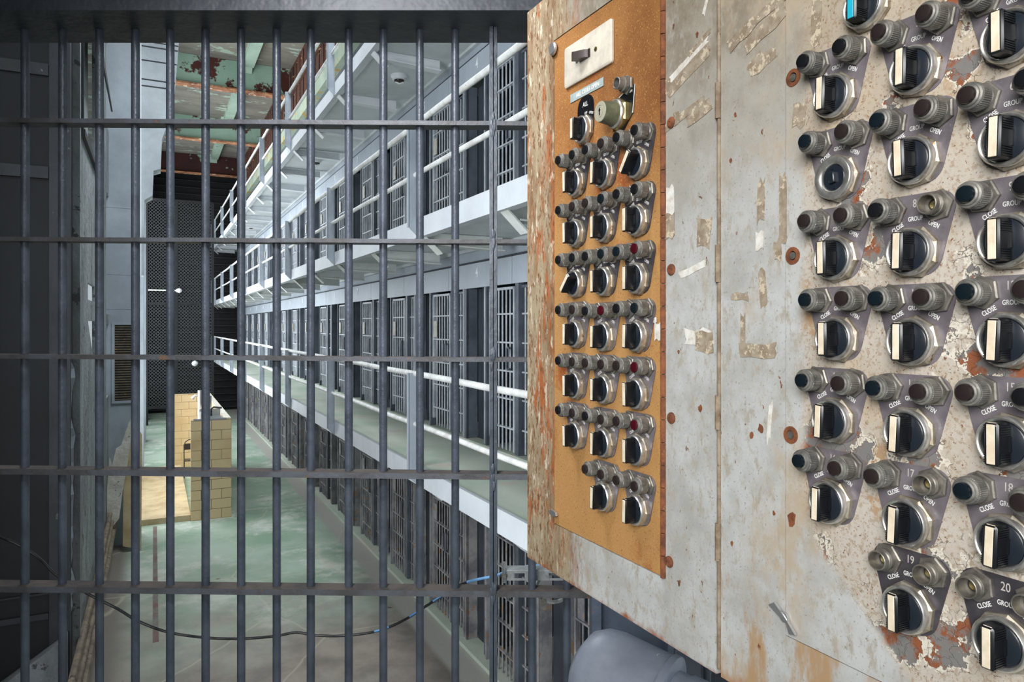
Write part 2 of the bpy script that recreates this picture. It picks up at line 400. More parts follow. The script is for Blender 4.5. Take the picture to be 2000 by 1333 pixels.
    # flaked patches down to grey primer and rust, mostly at the lower right
    fl = t.math('ADD', t.noise(11, 7, 0.62, loc=(2.3,0.7,1.0)), t.ramp(t.axis(2), 0.10, -0.14, 0.0, 0.085))
    fl = t.math('ADD', fl, t.ramp(t.axis(1), 0.56, 0.44, -0.05, 0.02))
    fl = t.math('ADD', fl, t.ramp(t.axis(2), -0.32, -0.38, 0.0, -0.09))
    flake = t.math('MULTIPLY', zone, t.ramp(fl, 0.610, 0.616))
    rim = t.math('MULTIPLY', zone, t.ramp(fl, 0.585, 0.600))
    cw = t.noise(26, 4, 0.7); 
    crack = t.math('MULTIPLY', t.math('MULTIPLY', zone, t.ramp(t.vor(52, 'DISTANCE_TO_EDGE', warp=0.03), 0.0, 0.03, 1, 0)), t.ramp(fl, 0.54, 0.585))
    c = t.mix(t.math('MULTIPLY', rim, 0.8), c, (226,220,206))
    c = t.mix(t.math('MULTIPLY', crack, 0.8), c, (92,74,60))
    prim = t.mix(t.ramp(t.noise(34, 5, 0.7), 0.48, 0.58), (124,122,120), (142,84,54))
    c = t.mix(flake, c, prim)
    h = t.math('SUBTRACT', t.math('MULTIPLY', t.noise(120, 4), 0.25), t.math('ADD', flake, t.math('MULTIPLY', crack, 0.5)))
    return t.done(c, 0.6, 0, h, 0.8, 0.0012)
M['cab_left'] = mat_cab('weathered_cabinet_left', 'left')
M['cab_right'] = mat_cab('weathered_cabinet_frame', 'right_frame')
M['cab_door'] = mat_cab('flaking_cabinet_door', 'right')
M['seam'] = paint('brown_hinge_steel', (158,144,124), (118,98,78), 40, 0.6, (96,66,48), 70, 0.62, 0.4, 200, 0.001)
M['residue'] = paint('dried_tape_glue', (168,156,138), (142,126,106), 70, 0.75, (204,190,168), 90, 0.55, 0.5, 200, 0.001)
M['residue2'] = paint('white_paper_shred', (232,232,228), (204,196,184), 60, 0.7, (170,120,80), 90, 0.68, 0.5, 200, 0.001)

# ---------------------------------------------------------------- cell block dimensions
XE, XW = 2.50, 3.65                    # walkway edge, cell fronts
TH = 2.62                              # storey height
F = {1: -4.12, 2: -1.50, 3: 1.12, 4: 3.74}
C0, CP = 8.24, 1.96                    # centre of cell four and the cell pitch
YN, YF = 3.0, 34.7
ZC = 7.62

# ---- structure
struct(MB().box(-0.95, XW + 2.2, 1.5, 40, -4.32, -4.12).obj('floor', M['floor']))
struct(MB().box(-3.4, -0.95, 1.5, 8.9, -4.32, -4.12).obj('floor', M['floor']))
struct(MB().box(-3.4, XW + 2.2, -3.0, 40, ZC, ZC + 0.2).obj('ceiling', M['ceil']))
# cell walls of each tier: back wall, partitions between cells
for tr in (1, 2, 3):
    b = MB(); f = F[tr]
    b.box(XW + 2.0, XW + 2.1, YN, YF, f, f + TH)
    k = -3
    while C0 + CP * k < YF:
        y = C0 + CP * k
        if y > YN - 0.3: b.box(XW + 0.17, XW + 2.0, y, y + 0.27, f + 0.001, f + TH - 0.18)
        k += 1
    b.box(XW + 0.17, XW + 2.1, YF - 0.1, YF, f + 0.001, f + TH - 0.18)
    struct(b.obj('wall_cells', M['cell'] if tr != 3 else M['cell']))
b = MB()
b.box(XW + 0.1, XW + 0.3, YN, YF, F[4] + 0.005, 5.72)
struct(b.obj('wall_upper', M['gate_dark']))
b = MB().box(XW, XW + 0.3, YN, 40, 6.08, ZC - 0.001); struct(b.obj('wall_rust', M['rustwall']))
b = MB().box(XW - 0.06, XW + 0.3, YN, YF, 5.72, 6.04)
struct(b.obj('trim_1', M['t4head']))
b = MB()
for i in range(60):
    y = YN + 0.3 + i * 0.52; b.box(XW - 0.02, XW, y, y + 0.05, 6.10, ZC - 0.1)
b.box(XW - 0.05, XW, YN, 40, 6.75, 6.85)
struct(b.obj('trim_2', M['rustwall']))
# storey slabs above the cells
for tr in (2, 3, 4):
    struct(MB().box(XW, XW + 2.1, YN, YF, F[tr] - 0.17, F[tr]).obj('floor_tier', M['under']))
    struct(MB().box(XW + 0.05, XW + 0.17, YN, YF, F[tr] - 0.34, F[tr] - 0.171).obj('trim_3', M['header']))
# end wall behind the walkways and the end of the hall
struct(MB().box(-0.95, XW + 2.2, 37.6, 37.8, -4.12, ZC).obj('wall_end', M['black_steel']))
struct(MB().box(XW + 0.15, XW + 0.3, YF + 0.01, 37.6, -4.12, ZC).obj('wall_end_right', M['slat']))
b = MB()
for i in range(34):
    z = -4.0 + i * 0.33; b.box(-0.6, XW + 0.1, 37.45, 37.59, z, z + 0.05)
struct(b.obj('trim_4', M['slat']))

# ---- walkways with fascia, cantilever beams and railings
names = {2: 'middle', 3: 'upper', 4: 'top'}
YB = 7.2
for tr in (2, 3, 4):
    f = F[tr]; nm = names[tr]
    wk = thing('walkway', {2: 'pale green concrete walkway with white edge, lowest gallery in front of middle cells',
                           3: 'white edged gallery walkway one level up, seen from below',
                           4: 'white topmost gallery walkway with round lights under it'}[tr], 'walkway', (XE, YN, f), 'gallery walkways')
    MB().box(0.04, XW - XE + (0.14 if tr < 4 else 0.09), 0, 36.8 - YN, -0.07, 0).obj('deck', M['deck'], wk)
    MB().box(0.04, XW - XE + 0.04, 0, 36.8 - YN, -0.13, -0.071).obj('soffit', M['under'], wk)
    b = MB(); b.box(0, 0.035, 0, 36.8 - YN, -0.19, 0.012); b.box(0.035, 0.10, 0, 36.8 - YN, -0.19, -0.175)
    b.obj('fascia', M['fascia'], wk)
    MB().box(0.001, XW - XE, 36.8 - YN, 36.84 - YN, -0.19, 0.01).obj('end_plate', M['fascia'], wk)
    k = -2
    while YB + 1.96 * k < 36.7:
        y = YB + 1.96 * k - YN
        if y > 0.1:
            b = MB()
            b.prism([(0.05,-0.14),(0.05,-0.175),(0.15,-0.255),(0.98,-0.285),(0.98,-0.14)], y - 0.006, y + 0.006, 'y')
            # bottom flange: sloping nose, then level to the wall
            for p, q in (((0.035,-0.180),(0.235,-0.365)), ((0.16,-0.268),(0.98,-0.298))):
                n = Vector((-(q[1]-p[1]), 0, q[0]-p[0])).normalized() * 0.014
                vs = []
                for yy in (y - 0.07, y + 0.07):
                    vs += [(p[0],yy,p[1]),(q[0],yy,q[1]),(q[0]+n.x,yy,q[1]+n.z),(p[0]+n.x,yy,p[1]+n.z)]
                b.add(vs, [(3,2,1,0),(4,5,6,7),(0,1,5,4),(1,2,6,5),(2,3,7,6),(3,0,4,7)])
            b.obj('beam', M['beam'] if tr == 3 else M['white'], wk)
        k += 1
    rl = thing('railing', {2: 'white pipe railing with two rails along middle gallery edge',
                           3: 'white pipe railing along upper gallery above eye level',
                           4: 'white pipe railing of the topmost gallery'}[tr], 'railing', (XE, YN, f), 'gallery railings')
    L = 36.8 - YN
    def pipe(z, r):
        pts = [(-0.035, YN * 0 + i * 0.8, z + 0.004 * math.sin(i * 1.7)) for i in range(int(L / 0.8) + 1)]
        return MB().tube(pts, r, 12)
    pipe(0.99, 0.030).obj('top_rail', M['rail'], rl)
    pipe(0.46, 0.026).obj('middle_rail', M['rail'], rl)
    k = -1
    while YB + 3.92 * k < 36.5:
        y = YB + 3.92 * k - YN
        if y > 0:
            b = MB()
            b.prism([(-0.01,-0.188),(-0.01,1.0),(-0.11,1.0),(-0.11,-0.09)][::-1], y - 0.006, y + 0.006, 'y')
            b.box(-0.115, -0.105, y - 0.006, y + 0.045, -0.088, 1.0)
            b.box(-0.012, -0.002, y - 0.006, y + 0.045, -0.188, 1.0)
            b.obj('post', M['post'], rl)
        k += 1
    MB().box(-0.11, -0.01, 36.2 - YN, 36.22 - YN, -0.1, 1.0).obj('post', M['post'], rl)

for tr in (3, 4):
    for i, y in enumerate((9.98, 15.86, 21.74, 27.6)):
        if tr == 3 and i not in (0, 1): continue
        if tr == 3: continue
        t = thing('ceiling_light', ['round white ceiling light with twisted bare fitting, nearest under top gallery',
                  'round white ceiling light, second under the top gallery', 'small round ceiling light, third one along under top gallery',
                  'farthest round ceiling light under the top gallery'][i], 'ceiling light', (3.17, y, F[tr] - 0.13), 'round gallery lights')
        MB().lathe([(0.12,0),(0.12,-0.03),(0.10,-0.045),(0.10,-0.06),(0.085,-0.07)], 24).obj('base', M['white'], t)
        MB().lathe([(0.075,-0.065),(0.07,-0.09),(0.03,-0.10)], 16).obj('socket', M['chair'], t)
        b = MB(); b.tube([(-0.05,0.02,-0.09),(0,0.0,-0.12),(0.06,-0.02,-0.10)], 0.012, 8); b.obj('bracket', M['rail'], t)

# ---- cell fronts: one prototype of each thing, then copies
def text_mesh(s, size, mat, ext=0.0006, sx=1.0, align='CENTER', bold=0.0):
    c = bpy.data.curves.new('t', 'FONT'); c.body = s; c.size = size; c.extrude = ext; c.align_x = align; c.align_y = 'CENTER'
    c.offset = bold; c.resolution_u = 3
    o = bpy.data.objects.new('t', c); S.collection.objects.link(o)
    me = bpy.data.meshes.new_from_object(o.evaluated_get(bpy.context.evaluated_depsgraph_get()))
    bpy.data.objects.remove(o)
    for v in me.vertices: v.co.x *= sx
    me.materials.clear(); me.materials.append(mat)
    return me
def put(name, me, parent, mat=None):
    o = bpy.data.objects.new(name, me); S.collection.objects.link(o)
    if parent: o.parent = parent
    if mat is not None: o.matrix_local = mat
    return o
RZ = [0.32, 0.655, 0.973, 1.30, 1.63]
def make_gate(mat_b, mat_f):
    root = thing('cell_gate', '', 'cell gate')
    y0, y1, z0, z1 = 0.93, 1.60, 0.06, 1.94
    b = MB()
    b.box(-0.02, 0.02, y0, y0 + 0.03, z0, z1); b.box(-0.02, 0.02, y1 - 0.03, y1, z0 + 0.1, z1)
    b.box(-0.02, 0.02, y0, y1, z1 - 0.03, z1)
    b.obj('frame', mat_b, root)
    for i in range(5):
        y = y0 + 0.03 + (i + 1) * (y1 - y0 - 0.06) / 6
        MB().tube([(0, y, z0 + 0.0), (0, y, z1 - 0.02)], 0.0115, 8).obj('bar', mat_b, root)
    for z in RZ:
        MB().box(-0.022, 0.022, y0 + 0.01, y1 - 0.01, z - 0.009, z + 0.009).obj('crossbar', mat_b, root)
    MB().box(-0.035, -0.023, y1 - 0.20, y1 - 0.09, 1.33, 1.56).obj('lock_plate', M['plate'] if mat_b is M['gate'] else M['gate_low'], root)
    lp = [(-0.05, y0 + 0.10 + 0.03 * math.cos(a), 1.12 + (0.10 if math.sin(a) > 0 else -0.10) + 0.03 * math.sin(a)) for a in [2*PI*i/12 for i in range(13)]]
    b = MB().tube(lp, 0.008, 6); b.box(-0.05, -0.02, y0+0.09, y0+0.11, 1.23, 1.25); b.box(-0.05, -0.02, y0+0.09, y0+0.11, 0.99, 1.01)
    b.obj('handle', M['gate_dark'], root)
    return root
def make_grille(mat_b, mat_f):
    root = thing('fixed_grille', '', 'barred grille')
    y0, y1, z0, z1 = 0.44, 0.93, 0.06, 1.95
    b = MB(); b.box(0.03, 0.07, y0, y0 + 0.035, 0, z1); b.box(0.03, 0.07, y0, y1, z1 - 0.03, z1)
    b.obj('frame', mat_f, root)
    for i in range(4):
        y = y0 + 0.085 + i * 0.085
        MB().tube([(0.05, y, z0), (0.05, y, z1)], 0.0115, 8).obj('bar', mat_b, root)
    for z in RZ:
        MB().box(0.03, 0.07, y0, y1 - 0.1, z - 0.009, z + 0.009).obj('crossbar', mat_b, root)
    return root
def make_jamb(mat_f):
    root = thing('cell_jamb', '', 'door jamb')
    MB().box(0.13, 0.15, -0.02, 0.30, 0.0, 1.97).obj('panel', M['door_panel'], root)
    b = MB(); b.box(-0.03, 0.12, 0.31, 0.335, 0, 1.97); b.box(-0.03, 0.0, 0.31, 0.37, 0, 1.97)
    b.obj('channel', mat_f, root)
    b = MB(); b.box(-0.03, 0.10, 0.41, 0.44, 0, 1.97); b.obj('post', M['post'] if mat_f is not M['gate_low'] else mat_f, root)
    b = MB(); b.box(-0.01, 0.14, 0.84, 0.92, 0.0, 1.97); b.obj('lock_post', M['gate_dark'], root)
    b = MB(); b.box(-0.03, 0.09, 1.66, 1.70, 0.0, 1.97); b.obj('post', mat_f, root)
    b = MB(); b.tube([(0.05, 1.80, 0), (0.05, 1.80, 1.97)], 0.045, 14); b.obj('pipe', M['gate_dark'] if mat_f is M['gate_low'] else M['gate'], root)
    return root
protos = {}
for key, mb, mf in (('hi', M['gate'], M['gate_dark']), ('lo', M['gate_low'], M['gate_low'])):
    protos[key] = (make_gate(mb, mf), make_grille(mb, mf), make_jamb(mf))
used = set()
tn = {1: 'ground', 2: 'middle', 3: 'upper'}
ORD = ['nearest', 'second', 'third', 'fourth', 'fifth', 'sixth', 'seventh', 'eighth', 'ninth', 'tenth', 'eleventh', 'twelfth', 'thirteenth', 'fourteenth', 'fifteenth', 'sixteenth']
ordw0 = {-2: 'nearest', -1: 'second', 0: 'third', 1: 'fourth', 2: 'fifth', 3: 'sixth', 4: 'seventh', 5: 'eighth', 6: 'ninth', 7: 'tenth', 8: 'eleventh', 9: 'twelfth', 10: 'thirteenth', 11: 'fourteenth', 12: 'fifteenth', 13: 'farthest'}
def place_proto(p, loc, label, group):
    if p.name in used: c = copy_tree(p)
    else: c = p; used.add(p.name)
    c.location = loc; c['label'] = label; c['group'] = group
    return c
for tr in (1, 2, 3):
    key = 'lo' if tr == 1 else 'hi'
    for k in range(-2 if tr == 1 else -1, 14):
        ordw = {q: ORD[q + (2 if tr == 1 else 1)] for q in range(-2 if tr == 1 else -1, 14)}
        ordw[13] = 'farthest'
        y = C0 + CP * k; loc = (XW, y - 0.0, F[tr] + 0.002)
        loc2 = (XW, y, F[tr] + 0.002)
        num = k + 4
        col = {1: 'dark grey', 2: 'blue grey', 3: 'light grey'}[tr]
        place_proto(protos[key][1], loc2, '%s fixed bars beside the gate of %s %s cell from near end' % (col, ordw[k], tn[tr]), 'fixed grilles of the %s tier' % tn[tr])
        place_proto(protos[key][2], loc2, '%s steel jambs and solid panel at %s %s tier cell from near end' % (col, ordw[k], tn[tr]), 'cell jambs of the %s tier' % tn[tr])
        if k < 13:
            place_proto(protos[key][0], loc, '%s barred cell gate, %s along the %s tier from the near end' % (col, ordw[k], tn[tr]), 'cell gates of the %s tier' % tn[tr])
        if tr > 1:
            h = thing('header_panel', 'grey header plate painted %d above the %s tier cell' % (num, tn[tr]), 'header plate', (XW - 0.02, y, F[tr] + 1.975), 'numbered header plates')
            MB().box(0, 0.03, -0.975, 0.975, 0, 0.31).obj('plate', M['header'], h)
            MB().tube([(0.012, -0.975, 0.325), (0.012, 0.975, 0.325)], 0.012, 6).obj('conduit', M['groove'], h)
            me = text_mesh(str(num), 0.17, M['mark'], 0.002, 0.75, bold=0.006)
            put('number', me, h, Matrix.Translation((-0.003, 0, 0.19)) @ Matrix(((0,0,-1,0),(-1,0,0,0),(0,1,0,0),(0,0,0,1))))
        else:
            h = MB().box(XW - 0.02, XW + 0.03, y - 0.975, y + 0.975, F[1] + 1.975, F[1] + 2.44).obj('header_panel', M['gate_dark'])
            tag(h, 'dark header plate above the %s ground tier cell, under the gallery' % ordw[k], 'header plate', 'dark header plates')
# kerb under the ground cells, threshold strips on the galleries
struct(MB().box(XW - 0.12, XW + 0.16, YN, YF, -4.119, -4.07).obj('trim_5', M['deck']))
for tr in (2, 3):
    struct(MB().box(XW - 0.05, XW + 0.16, YN, YF, F[tr] + 0.001, F[tr] + 0.04).obj('trim_6', M['deck']))

# ---- roof girders and the joist between them
for i, y in enumerate((22.0, 28.4, 34.8)):
    g = thing('roof_girder', ['flaking green roof girder with rust patches, nearest to the bars', 'green roof girder with rusty lower flange, second in line', 'dark red roof girder, farthest down the hall'][i], 'roof girder', (0, y, 0), 'roof girders')
    MB().box(-0.7, XW - 0.05, 0, 0.03, 6.78, ZC - 0.01).obj('web', M['girder'] if i < 2 else M['girder_red'], g)
    MB().box(-0.7, XW - 0.05, -0.16, 0.19, 6.74, 6.78).obj('flange', M['rustflange'], g)
    b = MB(); b.prism([(-0.02,7.3),(-0.02,ZC-0.01),(-0.35,ZC-0.01)], 2.2, 2.55, 'x'); b.obj('gusset', M['joist'], g)
for i, (y0, y1) in enumerate(((11.0, 21.8), (22.1, 28.2), (28.5, 34.6))):
    tag(MB().box(2.28, 2.58, y0, y1, 7.42, ZC - 0.001).obj('ceiling_joist', M['joist']), ['pale green ceiling joist, nearest bay', 'pale green ceiling joist between the green and red girders', 'short pale green ceiling joist, farthest bay'][i], 'joist', 'ceiling joists')

# ---- outer wall on the left: window bays, pilasters
XL = -0.75
b = MB()
b.box(XL - 0.035, XL, 8.9, 10.6, -4.12, ZC); b.box(XL - 0.035, XL, 11.8, 14.55, -4.12, ZC)
b.box(XL - 0.035, XL, 10.6, 11.8, -4.12, -0.45); b.box(XL - 0.035, XL, 10.6, 11.8, 0.06, 0.33); b.box(XL - 0.035, XL, 10.6, 11.8, 0.55, 2.3); b.box(XL - 0.035, XL, 10.6, 11.8, 6.0, ZC)
b.prism([(10.6,-0.45),(11.5,-0.45),(10.6,0.06)], XL - 0.035, XL, 'x')
b.box(XL - 0.035, XL, 14.55, 15.3, -4.12, -1.3); b.box(XL - 0.035, XL, 14.55, 15.3, 0.02, 0.2); b.box(XL - 0.035, XL, 14.55, 15.3, 2.4, 3.6); b.box(XL - 0.035, XL, 14.55, 15.3, 5.3, ZC)
struct(b.obj('wall_left', M['plaster']))
struct(MB().box(XL - 0.2, XL, 16.0, 37.6, -4.12, -3.3).obj('wall_left_sill', M['plaster']))
struct(MB().box(XL - 0.2, XL, 16.0, 37.6, 6.4, ZC).obj('wall_left_head', M['plaster']))
for i, y in enumerate((15.3, 21.8, 28.3, 34.8)):
    b = MB(); b.box(XL - 0.1, -0.24, y, y + 0.7, -4.119, ZC - 0.001)
    if i == 0: 
        for z in (2.2, 0.95, 0.30): b.box(XL - 0.1, -0.235, y - 0.004, y, z, z + 0.012)
    o = b.obj('wall_pilaster', M['pilaster']); struct(o)
MB_w = MB()
t = thing('window_frame', 'grey steel window frame with one leaning open sash, high behind left bars', 'window frame', (XL, 9.6, 2.2))
MB().box(-0.06, 0.03, 0, 0.05, 0, 4.0).obj('jamb', M['dark2'], t)
MB().box(-0.06, 0.03, 2.65, 2.72, 0, 4.0).obj('jamb', M['dark2'], t)
MB().box(-0.06, 0.04, 0.05, 2.65, 0, 0.08).obj('sill', M['dark2'], t)
b = MB(); b.add([(-0.02,0.3,2.5),(-0.02,2.3,2.5),(0.20,2.3,0.9),(0.20,0.3,0.9),(0,0.3,2.5),(0,2.3,2.5),(0.22,2.3,0.9),(0.22,0.3,0.9)],
      [(0,3,2,1),(4,5,6,7),(0,1,5,4),(1,2,6,5),(2,3,7,6),(3,0,4,7)]); b.obj('sash', M['dark2'], t)
for y0, y1 in ((16.0, 21.8), (22.5, 28.3), (29.0, 34.8)):
    t = thing('window_frame', 'tall steel window frame in the bay behind the %s pilaster' % {16.0: 'first', 22.5: 'second', 29.0: 'third'}[y0], 'window frame', (XL - 0.1, y0, -3.3), 'tall hall windows')
    n = 0
    for zz in (0.0, 3.2, 6.4, 9.6): MB().box(-0.04, 0.0, 0, y1 - y0, zz, zz + 0.06).obj('rail', M['dark2'], t)
    for yy in (0.0, 1.9, 3.8, 5.74): MB().box(-0.04, 0.0, yy, yy + 0.05, 0, 9.7).obj('mullion', M['dark2'], t)
# knee bracket of painted boards at the top of the first pilaster
t = thing('knee_bracket', 'pale grooved board bracket at the top of the grey pilaster', 'bracket', (0, 16.05, 0))
prof = [(-0.235,1.0),(-0.235,7.0),(0.56,7.0),(0.45,5.6),(0.36,4.4),(0.15,3.75),(0.13,3.15),(0.0,3.1),(-0.02,2.6),(-0.16,2.5),(-0.18,1.0)][::-1]
MB().prism(prof, 0.0, 0.5, 'y').obj('board_panel', M['pale'], t)
for z, xe in ((5.66,0.45),(5.56,0.44),(5.28,0.42),(4.90,0.39),(4.77,0.38),(4.0,0.2)):
    MB().box(-0.235, xe, -0.012, 0.0, z, z + 0.02).obj('groove_strip', M['groove'], t)
MB().box(-0.24, -0.215, -0.02, 0.0, 1.0, 7.0).obj('edge_bead', M['white'], t)
# vent grille on the pilaster
t = thing('vent_grille', 'tall rusted louvre grille on the grey pilaster', 'vent grille', (-0.70, 15.3, -1.46))
b = MB(); b.box(0, 0.42, -0.03, 0, 0, 0.05); b.box(0, 0.42, -0.03, 0, 1.47, 1.52); b.box(0, 0.05, -0.03, 0, 0.05, 1.47); b.box(0.37, 0.42, -0.03, 0, 0.05, 1.47)
b.obj('frame', M['pilaster'], t)
b = MB()
for i in range(30): b.box(0.05, 0.37, -0.022, -0.006, 0.06 + i * 0.047, 0.085 + i * 0.047)
b.obj('louvres', M['grille'], t)
MB().box(0.05, 0.37, -0.006, -0.001, 0.05, 1.47).obj('backing', M['black_steel'], t)
# torn sheet, leaning board, pipes along the foot of the wall
t = thing('plaster_sheet', 'torn pale plaster sheet hanging off the foot of the outer wall', 'plaster sheet', (0, 14.6, 0))
out = [(-0.74,-2.9),(-0.70,-2.35),(-0.66,-2.5),(-0.60,-2.2),(-0.52,-2.15),(-0.40,-1.75),(-0.33,-1.6),(-0.36,-2.0),(-0.42,-2.5),(-0.50,-3.0),(-0.55,-3.45),(-0.66,-3.6),(-0.74,-3.7)]
MB().prism(out[::-1], 0, 0.02, 'y').obj('sheet', M['torn'], t)
tag(MB().prism([(-0.48,-2.4),(-0.50,-4.0),(-0.20,-4.1),(-0.19,-2.0),(-0.30,-1.8)][::1], 14.75, 14.78, 'y').obj('leaning_board', M['board']), 'yellowed board leaning on the pilaster behind torn plaster', 'board')
for i, (dx, z, r, lab) in enumerate(((0.06, -3.35, 0.035, 'topmost'), (0.09, -3.5, 0.03, 'middle'), (0.10, -3.68, 0.045, 'lowest'))):
    tag(MB().tube([(XL + dx, 7.6, z), (XL + dx + 0.01, 11, z), (XL + dx, 15.2, z)], r, 8).obj('wall_pipe', M['pipes']), '%s of three old brown pipes along the outer wall' % lab, 'pipe', 'pipes along the wall foot')
# plaster trim hanging off the wall corner
struct(MB().box(XL - 0.02, XL + 0.05, 8.885, 8.99, -4.119, ZC).obj('trim_7', M['plaster']))
b = MB(); z = -3.0; zs_ = []
while z < -0.35:
    zs_.append((z, XL - 0.03 + random.uniform(-0.012, 0.012), random.uniform(0.010, 0.040), random.uniform(8.74, 8.78))); z += random.uniform(0.05, 0.16)
for (za, xa, wa, ya), (zb, xb, wb, yb) in zip(zs_, zs_[1:]):
    b.add([(xa,ya,za),(xa+wa,ya+0.03,za),(xb+wb,yb+0.03,zb),(xb,yb,zb),(xa,ya+0.012,za),(xa+wa,ya+0.042,za),(xb+wb,yb+0.042,zb),(xb,yb+0.012,zb)],
          [(0,1,2,3),(7,6,5,4),(0,4,5,1),(1,5,6,2),(2,6,7,3),(3,7,4,0)])
tag(b.obj('peeling_strip', M['pilaster']), 'ragged white strip of peeling paint on the wall corner', 'peeling paint')
# dark partition in front of the outer wall (left of frame)
b = MB(); b.box(-3.4, -0.96, 8.7, 8.85, -4.119, ZC)
struct(b.obj('wall_dark', M['dark']))
b = MB(); b.box(-0.955, -0.772, 8.66, 8.88, -4.119, ZC); struct(b.obj('trim_8', M['dark2']))
b = MB()
for z in (2.55, 1.5): b.box(-3.4, -0.96, 8.655, 8.69, z, z + 0.12)
b.box(-3.4, -0.96, 8.66, 8.69, -3.0, -2.94); b.box(-3.4, -0.96, 8.67, 8.69, -2.75, -2.73)
struct(b.obj('trim_9', M['dark2']))
struct(MB().prism([(-0.79,-3.15),(-0.79,-4.11),(-2.2,-4.11),(-0.84,-3.2)], 8.50, 8.655, 'y').obj('trim_10', M['plaster']))
struct(MB().box(-3.6, -3.4, 0, 8.9, -4.12, ZC).obj('wall_left_near', M['dark']))

# ---- far end: wire mesh screen and its frame
t = thing('mesh_screen', 'tall dark wire mesh screen closing off the far end of the hall', 'mesh screen', (0, 33.0, 0))
b = MB(); x0, x1, z0, z1 = -0.25, 2.25, -3.4, 5.2; st = 0.095; W = x1 - x0; r = 0.008
def clipseg(x, z, dx, dz):
    ts = []
    L0 = 0; 
    t0, t1 = -1e9, 1e9
    for p, d, lo, hi in ((x, dx, x0, x1), (z, dz, z0, z1)):
        a, c = (lo - p) / d, (hi - p) / d
        if a > c: a, c = c, a
        t0 = max(t0, a); t1 = min(t1, c)
    return (t0, t1) if t1 > t0 else None
k = z0 - W
while k < z1 + W:
    for s in (1, -1):
        zz = k if s == 1 else k
        seg = clipseg(x0, zz, 1.0, s * 1.0)
        if seg:
            a = (x0 + seg[0], zz + s * seg[0]); c = (x0 + seg[1], zz + s * seg[1])
            nx, nz = -s * r * 0.7, r * 0.7
            b.add([(a[0]-nx,0,a[1]-nz),(c[0]-nx,0,c[1]-nz),(c[0]+nx,0,c[1]+nz),(a[0]+nx,0,a[1]+nz),(a[0],0.012,a[1]),(c[0],0.012,c[1])],
                  [(0,1,2,3),(0,4,5,1),(3,2,5,4)])
    k += st * 1.41
b.obj('wire_mesh', M['mesh'], t, smooth=0)
for x in (-0.25, 0.85, 2.25): MB().box(x - 0.05, x + 0.05, -0.03, 0.05, -4.1, 5.2).obj('post', M['black_steel'], t)
for z in (-3.4, 0.9, 5.2): MB().box(-0.25, 2.25, -0.02, 0.04, z - 0.05, z + 0.05).obj('rail', M['black_steel'], t)
ms = t
MB().tube([(-0.2,-0.08,1.45),(0.85,-0.08,1.45)], 0.03, 8).obj('pipe', M['rail'], ms)
MB().lathe([(0.02,-0.1),(0.1,-0.06),(0.12,0),(0.1,0.06),(0.02,0.1)], 14).obj('pipe_knob', M['mark'], ms, loc=(0.95, -0.08, 1.45))
MB().lathe([(0.02,-0.12),(0.1,-0.07),(0.13,0),(0.1,0.07),(0.02,0.12)], 14).obj('knob', M['mark'], ms, loc=(1.55, -0.14, -1.6))

# ---- buff tiled wash partition with sinks, platform and chair
PX0, PX1, PY0, PY1, PT = 0.70, 1.50, 16.5, 23.0, -2.02
t = thing('tiled_partition', 'buff tiled wash partition standing on the green floor', 'tiled partition', (0, 0, 0))
MB().box(PX0, PX1, PY0, PY0 + 0.12, -4.119, PT).obj('front_wall', M['tile'], t)
MB().box(PX1 - 0.12, PX1, PY0 + 0.12, PY1, -4.119, PT).obj('side_wall', M['tile'], t)
MB().box(0.50, PX1 - 0.12, PY1 - 0.12, PY1, -4.119, PT + 0.02).obj('back_wall', M['tile'], t)
MB().box(PX0 + 0.05, PX1 - 0.10, PY0 + 0.02, PY0 + 0.14, PT, PT + 0.03).obj('cap', M['steel'], t)
MB().box(PX1 - 0.13, PX1 - 0.0, PY0 + 0.15, PY1, PT, PT + 0.02).obj('coping', M['ivory'], t)
tag(MB().box(-0.28, 0.695, PY0 + 0.05, 22.6, -4.119, -4.0).obj('shower_platform', M['board']), 'low yellowed shower floor beside the tiled partition', 'platform')
t = thing('wash_basin', 'stainless steel wash basin with black tap on partition top', 'basin', (0, 0, 0))
b = MB(); b.box(0.92, 1.36, 17.0, 17.6, PT - 0.05, PT - 0.02); b.box(0.92, 0.95, 17.0, 17.6, PT - 0.02, PT + 0.1); b.box(0.92, 1.36, 17.57, 17.6, PT-0.02, PT + 0.13)
b.obj('bowl', M['steel'], t)
MB().tube([(1.15,17.3,PT),(1.15,17.3,PT+0.16),(1.2,17.25,PT+0.2),(1.36,17.2,PT+0.18)], 0.02, 8).obj('tap', M['black_steel'], t)
t = thing('shower_column', 'chrome shower column with head behind the tiled partition', 'shower', (0.98, 18.6, -4.1))
MB().tube([(0,0,0.9),(0,0,2.55)], 0.04, 8).obj('pipe', M['silver'], t)
MB().tube([(0,0,2.42),(-0.10,-0.02,2.44),(-0.16,-0.02,2.36)], [0.02,0.02,0.045], 8).obj('shower_head', M['silver'], t)
t = thing('drum', 'small grey soap drum on the wash partition', 'drum', (1.22, 19.3, PT - 0.05))
MB().lathe([(0.07,0),(0.07,0.32)], 14).obj('body', M['galv'], t)
